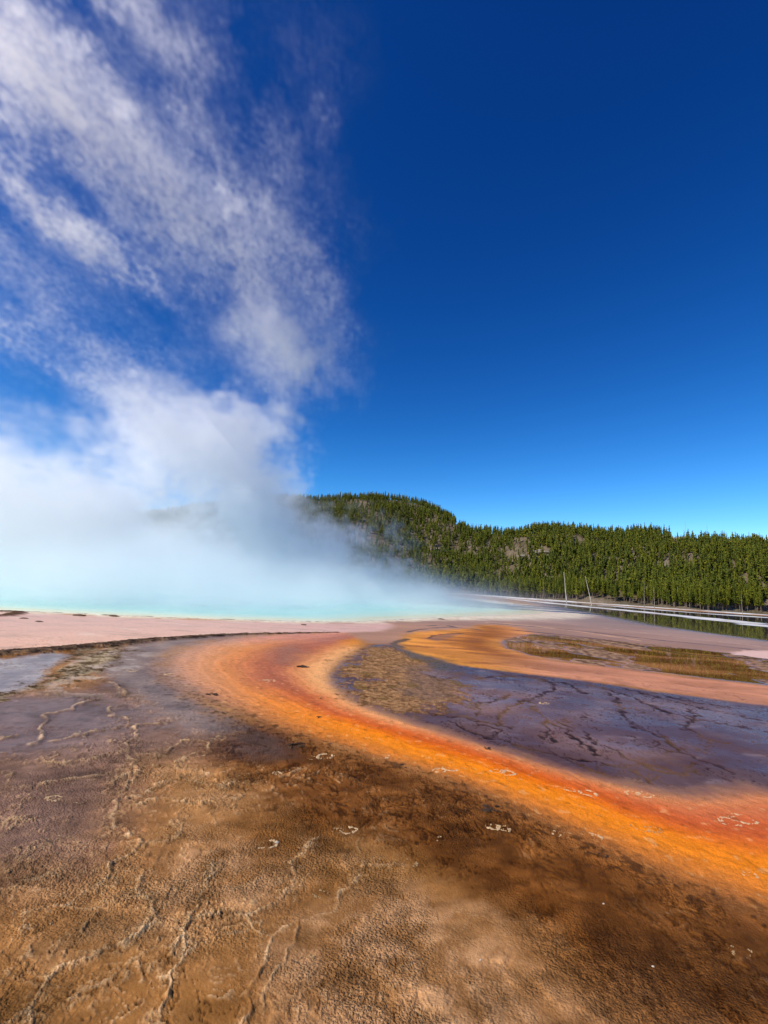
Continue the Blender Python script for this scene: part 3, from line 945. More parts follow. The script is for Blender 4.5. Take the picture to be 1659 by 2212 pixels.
def crown_tris(rg, H, R0, z0, n, size):
    """n small needle sprays spread through an uneven spire; each a bent pair of triangles"""
    f = rg.random(n)
    z = z0 + (H - z0) * (1 - (1 - f) ** 0.72)
    s = (z - z0) / (H - z0)
    lob = 1 + 0.35 * np.sin(z * 4.2 + rg.random() * 6) + 0.25 * np.sin(z * 9.0 + rg.random() * 6)
    rad = R0 * (np.clip(1 - s, 0.03, 1) ** 0.75) * (0.55 + 0.45 * np.clip(s * 5, 0, 1)) * lob
    a = rg.random(n) * 2 * math.pi
    asym = 1 + 0.25 * np.cos(a - rg.random() * 6.28)
    rr = rad * asym * np.sqrt(0.12 + 0.88 * rg.random(n))
    P = np.stack([rr * np.cos(a), rr * np.sin(a), z - 0.25 * rr], 1)
    out = np.stack([np.cos(a), np.sin(a), -0.25 + 0.5 * rg.random(n)], 1)
    out += rg.normal(0, 0.35, (n, 3))
    out /= np.linalg.norm(out, axis=1, keepdims=True)
    side = np.cross(out, rg.normal(0, 1, (n, 3)))
    side /= np.linalg.norm(side, axis=1, keepdims=True) + 1e-9
    L = size * (0.7 + 0.7 * rg.random(n))[:, None] * (0.55 + 0.6 * (1 - s))[:, None]
    W = L * 0.48
    nrm = np.cross(out, side)
    v0 = P - out * L * 0.45
    v1 = P + side * W + nrm * W * 0.25
    v2 = P + out * L * 0.65 - np.array([0, 0, 1]) * L * 0.12
    v3 = P - side * W + nrm * W * 0.25
    V_ = np.stack([v0, v1, v2, v3], 1).reshape(-1, 3)
    b = np.arange(n)[:, None] * 4
    F_ = np.concatenate([b + np.array([[0, 1, 2]]), b + np.array([[0, 2, 3]])], 0)
    # solid inner cone; its darker tint paints the shade inside the crown
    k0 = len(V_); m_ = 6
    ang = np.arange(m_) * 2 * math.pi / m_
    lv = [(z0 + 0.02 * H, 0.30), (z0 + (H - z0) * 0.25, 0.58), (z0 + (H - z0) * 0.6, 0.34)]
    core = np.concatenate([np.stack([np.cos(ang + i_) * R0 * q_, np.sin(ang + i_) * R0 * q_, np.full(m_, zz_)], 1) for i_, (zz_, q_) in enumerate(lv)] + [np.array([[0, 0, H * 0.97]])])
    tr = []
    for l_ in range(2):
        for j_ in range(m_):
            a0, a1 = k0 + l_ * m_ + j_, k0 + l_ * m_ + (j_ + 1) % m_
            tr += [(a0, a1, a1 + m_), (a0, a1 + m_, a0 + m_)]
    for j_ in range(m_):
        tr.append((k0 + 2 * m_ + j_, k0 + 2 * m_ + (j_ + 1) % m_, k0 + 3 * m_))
    return np.vstack([V_, core]), np.vstack([F_, np.array(tr)])


def tube(pts, rads, k=6):
    pts = np.asarray(pts, float); v = []; f = []
    for i, (p, r_) in enumerate(zip(pts, rads)):
        d = pts[min(i + 1, len(pts) - 1)] - pts[max(i - 1, 0)]
        d /= np.linalg.norm(d) + 1e-9
        a = np.cross(d, [0.3, 1, 0.2]); a /= np.linalg.norm(a); b = np.cross(d, a)
        for j in range(k):
            t_ = 2 * math.pi * j / k
            v.append(p + (a * math.cos(t_) + b * math.sin(t_)) * r_)
    for i in range(len(pts) - 1):
        for j in range(k):
            f.append((i * k + j, i * k + (j + 1) % k, (i + 1) * k + (j + 1) % k, (i + 1) * k + j))
    v.append(pts[-1])
    e = len(v) - 1
    tri = [((len(pts) - 1) * k + j, (len(pts) - 1) * k + (j + 1) % k, e) for j in range(k)]
    return v, f + tri


def mesh_py(name, v, f, smooth=True):
    me_ = bpy.data.meshes.new(name)
    me_.from_pydata([tuple(p) for p in v], [], [tuple(int(i) for i in q_) for q_ in f])
    if smooth:
        me_.polygons.foreach_set('use_smooth', np.ones(len(me_.polygons), bool))
    me_.update()
    return me_


# rocky clearings on the slope: (frame point, half width px, half height px)
clear = [(1120, 1198, 34, 8), (1172, 1188, 16, 12), (1478, 1162, 40, 10), (936, 1182, 16, 6), (1050, 1140, 16, 6), (1322, 1206, 24, 6), (1430, 1218, 26, 7), (845, 1080, 18, 4), (985, 1130, 12, 4),
         (860, 1150, 10, 4), (1250, 1165, 10, 4), (930, 1120, 12, 4), (880, 1120, 10, 3)]
clear = [(x, y + 6, a, b) for x, y, a, b in clear]


def project(P):
    d = P - EYE
    w_ = d @ FWD
    return FW / 2 + FPX * (d @ RT) / w_, FH / 2 - FPX * (d @ UP) / w_


NF = 17000
ft = rng.uniform(R(-30), R(44), NF)
fs = rng.random(NF) ** 0.85 * 1.03
r0_, r1_ = r_shore(ft), r_ridge(ft)
frd = r0_ + 2 + (r1_ - r0_) * fs
# thin out with distance so that the spacing stays natural, and leave gaps
prob = np.ones(NF)
fx_, fy_ = frd * np.sin(ft), frd * np.cos(ft)
prob *= np.clip(0.75 + 0.9 * fbm(fx_ * 0.025, fy_ * 0.025, 3, 401), 0.12, 1)
fz_ = hill_z(ft, frd)
FP = np.stack([fx_, fy_, fz_], 1)
sx, sy = project(FP)
for x, y, a, b in clear:
    prob = np.where(((sx - x) / a) ** 2 + ((sy - y) / b) ** 2 < 1.0, 0.06, prob)
lefthill = sstep(1010, 930, sx) * sstep(1200, 1120, sy)
prob = np.where(lefthill > 0.5, np.clip(prob * 1.35, 0, 1), prob)
ok = rng.random(NF) < prob
ok &= (sx > 250)
FP, ft, frd = FP[ok], ft[ok], frd[ok]
bank = sstep(45, 8, frd - r_shore(ft))
fH = rng.uniform(4.8, 9.8, len(FP)) * (1 - bank) + rng.uniform(8.0, 13.5, len(FP)) * bank
fH *= np.where(rng.random(len(FP)) < 0.12, 0.6, 1.0)
order = np.argsort(-(fH / frd) - 5 * (frd < r_shore(ft) + 14) * 0.002)
# the trees that show largest stand along the bank
shore_near = frd - r_shore(ft)
vis = (project(FP)[0] > 1040) & (project(FP)[0] < 1690)
score = np.where(vis, fH / frd - shore_near * 0.0012, -1)
near_idx = np.argsort(-score)[:300]
far_mask = np.ones(len(FP), bool); far_mask[near_idx] = False

# far forest: thousands of spires nobody could count, one object
FV, FF, FT = [], [], []
off = 0
tri_rg = np.random.default_rng(99)
protos = []
for k_ in range(14):
    pv_, pf_ = crown_tris(tri_rg, 1.0, tri_rg.uniform(0.075, 0.135), tri_rg.uniform(0.05, 0.2), 46, 0.11)
    protos.append((pv_, pf_))
for i in np.nonzero(far_mask)[0]:
    pv_, pf_ = protos[int(tri_rg.integers(14))]
    a = tri_rg.random() * 6.283
    ca_, sa_ = math.cos(a), math.sin(a)
    h = fH[i]; wsc = h * tri_rg.uniform(0.85, 1.25)
    vv = np.empty_like(pv_)
    vv[:, 0] = (pv_[:, 0] * ca_ - pv_[:, 1] * sa_) * wsc + FP[i, 0]
    vv[:, 1] = (pv_[:, 0] * sa_ + pv_[:, 1] * ca_) * wsc + FP[i, 1]
    vv[:, 2] = pv_[:, 2] * h + FP[i, 2]
    FV.append(vv); FF.append(pf_ + off); off += len(vv)
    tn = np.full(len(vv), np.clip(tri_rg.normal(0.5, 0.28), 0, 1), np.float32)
    tn[-19:] *= 0.3  # inner cone darkened to stand for crown shade
    FT.append(tn)
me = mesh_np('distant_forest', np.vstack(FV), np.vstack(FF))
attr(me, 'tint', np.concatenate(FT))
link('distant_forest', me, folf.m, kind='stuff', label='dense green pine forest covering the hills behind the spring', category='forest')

# pines along the bank, one by one
kinds = []
for k_ in range(8):
    rg = np.random.default_rng(500 + k_)
    H = 12.0
    z0 = rg.uniform(2.6, 5.0)
    cv, cf_ = crown_tris(rg, H, rg.uniform(1.0, 1.5), z0, 360, 0.52)
    # dead twigs low on the stem
    cm = mesh_np('crown', cv, cf_)
    attr(cm, 'tint', np.concatenate([np.clip(rg.normal(0.5, 0.3, 360).repeat(4), 0, 1), np.full(len(cv) - 1440, 0.1)]))  # low tint on the inner cone paints shade within the crown
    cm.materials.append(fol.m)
    tv_, tf_ = tube([(0, 0, -0.5), (0.03, 0, 3), (0.05, 0.04, 7), (0, 0, 11.2)], [0.17, 0.14, 0.10, 0.03])
    for b_ in range(16):
        zz = rg.uniform(1.2, z0 + 1.0); aa = rg.random() * 6.28; ll = rg.uniform(0.4, 1.1)
        bv, bf = tube([(0, 0, zz), (math.cos(aa) * ll, math.sin(aa) * ll, zz - 0.1 * ll)], [0.03, 0.012], 3)
        tf_ += [tuple(i_ + len(tv_) for i_ in q_) for q_ in bf]; tv_ += bv
    tm = mesh_py('trunk', tv_, tf_)
    tm.materials.append(brk.m)
    kinds.append((cm, tm))
zones = [(1109, 'left of the leftmost thin dead trunk, beside the steam'), (1176, 'between the two thin dead trunks left of the tall one'), (1224, 'between a thin dead trunk and the tall upright one'),
         (1278, 'between the tall upright and the leaning dead trunk'), (1392, 'between the leaning and the slim grey dead trunk'), (1500, 'right of the short grey dead trunk'),
         (1604, 'left of the pale dead trunk near the right end'), (9999, 'at the right end, past the pale dead trunk')]
nsx = project(FP)[0]
for n_, i in enumerate(near_idx):
    zone = next(l_ for x_, l_ in zones if nsx[i] < x_)
    size_ = 'tall' if fH[i] > 11.3 else 'short' if fH[i] < 9.3 else 'middling'
    rg = random.Random(int(i))
    root = link('pine_tree', None, None, None, tuple(FP[i]), label=size_ + ' green bank pine ' + zone, category='tree', group='pines along the far bank')
    root.empty_display_size = 0.5
    root.rotation_euler = (rg.uniform(-.02, .02), rg.uniform(-.02, .02), rg.random() * 6.28)
    s_ = fH[i] / 12.0
    root.scale = (s_ * rg.uniform(.85, 1.15), s_ * rg.uniform(.85, 1.15), s_)
    cm, tm = kinds[rg.randrange(8)]
    link('crown', cm, None, root); link('trunk', tm, None, root)

# ================================================================== SMALL THINGS
def ground_z(x, y):
    u_, v_ = math.atan2(x, y), math.log(math.hypot(x, y))
    i_ = int(np.clip(np.searchsorted(VR, v_), 0, NR - 1)); j_ = int(np.clip(round((u_ - th_in[0]) / (th_in[1] - th_in[0])), 0, len(th_in) - 1))
    return float(hgt[i_ * NT + j_])


def flat_spot(x, y):
    gx_, gy_ = gpt(x, y)
    return Vector((gx_, gy_, ground_z(gx_, gy_))), math.hypot(gx_, gy_) / FPX


gry = Mat('weathered_wood')
gry.set(base=gry.ramp(gry.noise(1.2, 5, 0.7), [(0.3, c(104, 94, 80)), (0.7, c(168, 156, 138))]), rough=0.9, spec=0.1)


def dead_tree(base, top, depth, label, rad=0.16, branches=10, seed=0, foot=False, mat=None):
    mat = mat or ded
    b_ = dpt(*base, depth); t_ = dpt(*top, depth)
    if foot:
        b_ = np.array([*gpt(*base), -0.05]); t_ = dpt(*top, b_[1])
    rg = random.Random(seed)
    root = link('dead_tree', None, None, None, tuple(b_), label=label, category='dead tree', group='bleached dead trees')
    h = np.array(t_) - np.array(b_)
    n_ = 9
    pts = [h * (i / (n_ - 1)) + np.array([rg.uniform(-1, 1), rg.uniform(-1, 1), 0]) * 0.05 * (0 < i < n_ - 1) for i in range(n_)]
    v_, f_ = tube(pts, [rad * (1.25 if i == 0 else 1) * (1 - 0.75 * i / (n_ - 1)) for i in range(n_)], 8)
    link('trunk', mesh_py('trunk', v_, f_), mat.m, root)
    for k_ in range(branches):
        t0 = rg.uniform(0.35, 0.97); a = rg.random() * 6.28; l_ = rg.uniform(0.25, 0.9) * (1.1 - t0 * 0.6)
        p0 = h * t0
        p1 = p0 + np.array([math.cos(a) * l_, math.sin(a) * l_, rg.uniform(-.25, .15)])
        v_, f_ = tube([p0, (p0 + p1) / 2 + np.array([0, 0, .05]), p1], [0.03, 0.022, 0.01], 4)
        link('branch', mesh_py('branch', v_, f_), mat.m, root)
    return root


dead_tree((1224, 1303), (1218, 1236), 0, 'tall bleached dead trunk standing nearly upright in the shallows', 0.17, 7, 1, True)
dead_tree((1278, 1306), (1264, 1244), 0, 'bleached dead trunk leaning left, right of the upright one', 0.14, 5, 2, True)
for b_, t_, d_, l_, n_ in [((1392, 1314), (1391, 1254), 196, 'slim grey dead trunk in front of the pines, right of the leaning one', 12),
                           ((1414, 1316), (1412, 1268), 196, 'short grey dead trunk just right of the slim one among the bank pines', 9),
                           ((1176, 1296), (1174, 1258), 215, 'thin grey dead trunk left of the tall upright one at the bank', 14),
                           ((1109, 1289), (1108, 1250), 235, 'leftmost thin dead trunk at the bank beside the drifting steam', 10),
                           ((1604, 1326), (1601, 1284), 190, 'pale dead trunk at the bank near the right end of the white shore', 8),
                           ((1480, 1150), (1480, 1124), 395, 'bare dead spar standing on the ridge above the grey rocks', 4),
                           ((1528, 1154), (1527, 1132), 395, 'bare dead spar on the ridge right of the grey rocks', 4),
                           ((877, 1082), (877, 1055), 500, 'bare dead spar on the summit of the left hill', 4),
                           ((1221, 1142), (1221, 1120), 400, 'bare dead spar on the low ridge in the middle', 4)]:
    dead_tree(b_, t_, d_, l_, 0.11, n_ + 6, int(b_[0]), mat=gry, foot=d_ < 300)


def lump(rg, rx, ry, rz, n1=9, n2=6, rough=0.25, flat=False):
    """angular stone"""
    v_, f_ = [], []
    ph = [rg.uniform(0, 6.28) for _ in range(6)]
    for i in range(n2 + 1):
        a = math.pi * i / n2
        for j in range(n1):
            b = 2 * math.pi * j / n1
            k_ = 1 + rough * (math.sin(3 * b + ph[0] + a) * .5 + math.sin(5 * a + ph[1]) * .4 + math.sin(2 * b - 3 * a + ph[2]) * .5 + rg.uniform(-.3, .3))
            v_.append((rx * math.sin(a) * math.cos(b) * k_, ry * math.sin(a) * math.sin(b) * k_, rz * math.cos(a) * (0.9 + 0.2 * rg.random())))
    for i in range(n2):
        for j in range(n1):
            f_.append((i * n1 + j, (i + 1) * n1 + j, (i + 1) * n1 + (j + 1) % n1, i * n1 + (j + 1) % n1))
    return mesh_py('stone', v_, f_, False)


rck = Mat('hill_rock')
rc = rck.ramp(rck.noise(0.8, 5, 0.7), [(0.3, c(96, 86, 74)), (0.55, c(150, 138, 122)), (0.75, c(196, 184, 168))])
rck.set(base=rc, rough=0.9, spec=0.15, normal=rck.bump(rck.noise(2.5, 5, 0.7), 0.8, 0.4))
for x, y, w_, l_ in [(1130, 1203, 14, 'pale rock ledge in the clearing on the middle slope'), (1174, 1194, 16, 'tall grey rock face right of the pale ledge on the middle slope'),
                     (1466, 1165, 18, 'big grey rock slab below the ridge on the right hill'), (1498, 1166, 12, 'smaller broken rock right of the big grey slab on the ridge'),
                     (936, 1188, 12, 'low grey rock in the clearing on the flank of the left hill'), (1050, 1146, 9, 'light rock knob on the saddle between the two hills'),
                     (1322, 1212, 11, 'flat grey rock between pines on the right slope'), (1430, 1224, 13, 'flat brown rock between pines low on the right slope'),
                     (988, 1134, 10, 'pale rock strip on the shoulder of the left hill')]:
    th_, el_ = bearing_el(x, y)
    rr_ = np.linspace(r_shore(th_) + 2, r_ridge(th_), 300)
    e_ = np.arctan2(hill_z(np.full(300, th_), rr_) - CAM_H, rr_)
    k_ = int(np.argmax(e_ >= el_)) if (e_ >= el_).any() else 297
    r_ = rr_[k_]
    m_ = w_ * r_ / FPX
    rg = random.Random(int(x))
    root = link('rock_outcrop', None, None, None, (r_ * math.sin(th_), r_ * math.cos(th_), float(hill_z(th_, r_)) - 0.3), label=l_, category='rock', group='rock outcrops on the hills')
    for q_ in range(5):
        o = link('stone', lump(rg, m_ * rg.uniform(.35, .8), m_ * rg.uniform(.4, .7), m_ * rg.uniform(.18, .34), 11, 7), rck.m, root)
        o.location = (rg.uniform(-.8, .8) * m_, rg.uniform(-.3, .3) * m_, rg.uniform(-.05, .15) * m_)
        o.rotation_euler = (rg.uniform(-.2, .2), rg.uniform(-.25, .25), rg.random() * 6)

# hoof marks: raised rings of pale crust
hp = Mat('pale_crust')
hpc = hp.ramp(hp.noise(60, 4, 0.7), [(0.35, c(186, 140, 88)), (0.65, c(236, 206, 160))])
hp.set(base=hpc, rough=0.8, spec=0.2, normal=hp.bump(hp.noise(90, 4, 0.7), 0.8, 0.01))
hpd = Mat('dull_crust')
hpc = hpd.ramp(hpd.noise(60, 4, 0.7), [(0.3, c(140, 104, 64)), (0.7, c(200, 168, 122))])
hpd.set(base=hpc, rough=0.85, spec=0.2, normal=hpd.bump(hpd.noise(90, 4, 0.7), 0.8, 0.01))


def ring_mesh(rg, R0, w0, cover):
    """a broken oval of crust flakes, thick on one side, crumbling inwards"""
    v_, f_ = [], []
    a_thick = rg.uniform(0, 6.28); ec = rg.uniform(0.65, 0.95)
    n_ = int(70 * cover)
    for i in range(n_):
        a = rg.uniform(0, 6.28)
        if rg.random() > 0.25 + 0.75 * (0.5 + 0.5 * math.cos(a - a_thick)):
            continue
        inn_ = abs(rg.gauss(0, 0.16))
        rr_ = R0 * (1 - inn_ + 0.10 * math.sin(3 * a + a_thick))
        cx_, cy_ = rr_ * math.cos(a) * 1.1, rr_ * math.sin(a) * ec
        l_ = w0 * rg.choice((.4, .5, .7, 1.0, 1.5)); ww = l_ * rg.uniform(.35, .8); hh_ = rg.uniform(.002, .006)
        ta_ = a + math.pi / 2 + rg.uniform(-.5, .5)
        b0 = len(v_); k_ = rg.choice((5, 6, 7))
        for q_ in range(k_):
            aa = q_ * 2 * math.pi / k_
            ex, ey = l_ * math.cos(aa) * rg.uniform(.6, 1.3), ww * math.sin(aa) * rg.uniform(.6, 1.3)
            px_, py_ = cx_ + ex * math.cos(ta_) - ey * math.sin(ta_), cy_ + ex * math.sin(ta_) + ey * math.cos(ta_)
            v_ += [(px_, py_, -0.012), (cx_ + (px_ - cx_) * .7, cy_ + (py_ - cy_) * .7, hh_ * rg.uniform(.6, 1.2))]
        for q_ in range(k_):
            n2_ = (q_ + 1) % k_
            f_.append((b0 + 2 * q_, b0 + 2 * n2_, b0 + 2 * n2_ + 1, b0 + 2 * q_ + 1))
        f_.append(tuple(b0 + 2 * q_ + 1 for q_ in range(k_)))
    return mesh_py('hoofprint', v_, f_, False)


hoof = [(676, 1637, 18, 1), (702, 1635, 20, 1), (823, 1634, 20, 1), (950, 1664, 16, 1), (972, 1660, 18, 1), (1075, 1666, 17, 1), (1096, 1670, 17, 1), (1228, 1704, 15, 1), (1272, 1713, 18, 1), (1366, 1714, 16, 1),
        (1392, 1717, 18, 1), (1576, 1775, 20, 1), (1602, 1768, 22, 1), (1206, 1800, 16, 1), (1222, 1803, 16, 1), (1277, 1806, 20, 1), (1388, 1786, 24, 0), (1410, 1792, 18, 0), (1065, 1788, 16, 1), (1088, 1790, 15, 1),
        (958, 1812, 20, 1), (750, 1795, 22, 1), (728, 1796, 14, 0), (578, 1822, 24, 1), (116, 1727, 16, 1), (128, 1722, 16, 0), (172, 1729, 18, 0), (120, 1813, 24, 0), (140, 1820, 22, 0), (98, 1884, 28, 0), (568, 1694, 16, 0),
        (285, 1449, 13, 1), (368, 1457, 13, 1), (583, 1470, 14, 1), (560, 1471, 11, 0), (1620, 1889, 13, 1), (430, 1395, 10, 0), (905, 1470, 16, 1), (1176, 1519, 12, 1), (160, 1622, 12, 0), (600, 1674, 12, 1), (520, 1672, 12, 0),
        (690, 1932, 20, 0), (90, 2010, 30, 0), (660, 2080, 20, 0), (1600, 2060, 20, 0), (880, 1865, 22, 0)]
for n_, (x, y, w_, br) in enumerate(hoof):
    p_, sc_ = flat_spot(x, y)
    rg = random.Random(900 + n_)
    R_ = w_ * sc_ * 1.0
    R_ *= 0.85
    o = link('hoofprint', ring_mesh(rg, R_, R_ * (0.17 if br else 0.12), 1.0 if br else 0.5), hp.m if br else hpd.m, ground, p_)
    o.rotation_euler = (0, 0, rg.uniform(-.5, .5))

# dark scraps lying on the mat, and stones
drk = Mat('dark_scrap')
kc = drk.ramp(drk.noise(40, 4, 0.7), [(0.3, c(34, 22, 14)), (0.6, c(84, 58, 36)), (0.8, c(150, 116, 80))])
drk.set(base=kc, rough=0.8, spec=0.25, normal=drk.bump(drk.noise(60, 4, 0.7), 1.0, 0.02))
for x, y, w_, l_ in [(640, 1611, 20, 'dark curled scrap of crust on the outer edge of the orange stream'), (1060, 1746, 18, 'dark broken scrap of crust on the brown mat below the orange band'),
                     (652, 1441, 14, 'small brown scrap lying in the pale bend of the stream'), (1052, 1617, 7, 'tiny dark stone beside the purple sheet'), (1305, 1850, 8, 'tiny dark scrap on the dull orange fringe at right'),
                     (868, 1656, 10, 'dark crumb at the lower edge of the bright orange band'), (458, 1500, 12, 'dark flake in the brown flats left of the orange bend'),
                     (690, 1550, 6, 'dark speck on the peach inner edge of the stream')]:
    p_, sc_ = flat_spot(x, y)
    rg = random.Random(int(x))
    root = link('crust_scrap', None, None, None, p_, label=l_, category='scrap', group='dark scraps on the mat')
    for q_ in range(7):
        m_ = w_ * sc_
        o = link('flake', lump(rg, m_ * rg.uniform(.25, .6), m_ * rg.uniform(.15, .4), m_ * rg.uniform(.06, .13), 8, 5, 0.4), drk.m, root)
        o.location = (rg.uniform(-.8, .8) * m_, rg.uniform(-.9, .9) * m_, m_ * rg.uniform(0, .07))
        o.rotation_euler = (rg.uniform(-.35, .35), rg.uniform(-.35, .35), rg.uniform(-.6, .6))
wht = Mat('white_pebble')
wht.set(base=wht.ramp(wht.noise(80, 3, 0.6), [(0.3, c(176, 156, 128)), (0.7, c(232, 216, 190))]), rough=0.9, spec=0.1)
for x, y, w_, l_ in [(599, 1818, 7, 'white oval pebble lying in a hoof mark left of centre'), (1304, 1954, 4, 'tiny white pebble on the dark brown mat at right'), (1038, 2079, 4, 'tiny pale pebble near the bottom of the brown mat'),
                     (716, 2177, 5, 'pale pebble at the bottom edge of the grainy patch'), (1411, 2089, 4, 'tiny white pebble in the dark veins at lower right')]:
    p_, sc_ = flat_spot(x, y)
    rg = random.Random(int(x))
    m_ = w_ * sc_
    m_ *= 0.75
    o = link('pebble', lump(rg, m_, m_ * .6, m_ * .38, 12, 8, 0.22), wht.m, None, p_ + Vector((0, 0, m_ * .12)), label=l_, category='pebble', group='pale pebbles')
    o.rotation_euler = (0, 0.2, rg.uniform(0.3, 0.7))
rimr = Mat('rim_stone')
rimr.set(base=rimr.ramp(rimr.noise(20, 4, 0.7), [(0.3, c(70, 50, 36)), (0.7, c(130, 100, 74))]), rough=0.85, spec=0.2)
for x, y, w_, l_ in [(172, 1330, 10, 'brown stone on the cream rim at the left of the pool'), (247, 1332, 8, 'brown stone on the cream rim right of the first one'), (84, 1343, 6, 'small brown stone on the pink apron below the rim'),
                     (52, 1336, 6, 'small brown stone beside the dark crust at the left edge'), (656, 1350, 6, 'tiny brown stone on the pink apron by the pool rim'), (952, 1338, 7, 'small dark stone on the rim right of the orange swirl')]:
    p_, sc_ = flat_spot(x, y)
    rg = random.Random(int(x))
    m_ = w_ * sc_
    o = link('rim_stone', lump(rg, m_, m_ * .8, m_ * .22, 10, 6, 0.35), rimr.m, None, p_ + Vector((0, 0, m_ * .06)), label=l_, category='stone', group='stones around the pool rim')

# ================================================================== STEAM
stm = bpy.data.materials.new('steam')
stm.use_nodes = True
sn, sl = stm.node_tree.nodes, stm.node_tree.links
sn.clear()
so = sn.new('ShaderNodeOutputMaterial')
pvn = sn.new('ShaderNodeVolumePrincipled')
pvn.inputs['Color'].default_value = (1, 1, 1, 1)
pvn.inputs['Density'].default_value = 1.0
pvn.inputs['Density Attribute'].default_value = 'density'
pvn.inputs['Anisotropy'].default_value = 0.1
sl.new(pvn.outputs[0], so.inputs['Volume'])


def noise3(shape, beta, seed, stretch=(1, 1, 1), lo=0.0, along=None, draw=1.0):
    """random field with a power-law spectrum, unit deviation; stretch > 1 draws it out along an axis"""
    rg = np.random.default_rng(seed)
    w_ = rg.standard_normal(shape).astype(np.float32)
    F = np.fft.rfftn(w_)
    kx = np.fft.fftfreq(shape[0])[:, None, None] * stretch[0]
    ky = np.fft.fftfreq(shape[1])[None, :, None] * stretch[1]
    kz = np.fft.rfftfreq(shape[2])[None, None, :] * stretch[2]
    kk_ = kx * kx + ky * ky + kz * kz
    if along is not None:
        kk_ = kk_ + (draw * draw - 1) * (kx * along[0] + ky * along[1] + kz * along[2]) ** 2
    kk_ = np.sqrt(kk_).astype(np.float32)
    kk_[0, 0, 0] = 1
    amp_ = (kk_ + lo) ** (-beta / 2)
    amp_[0, 0, 0] = 0
    r_ = np.fft.irfftn(F * amp_, s=shape, axes=(0, 1, 2)).astype(np.float32)
    return r_ / r_.std()


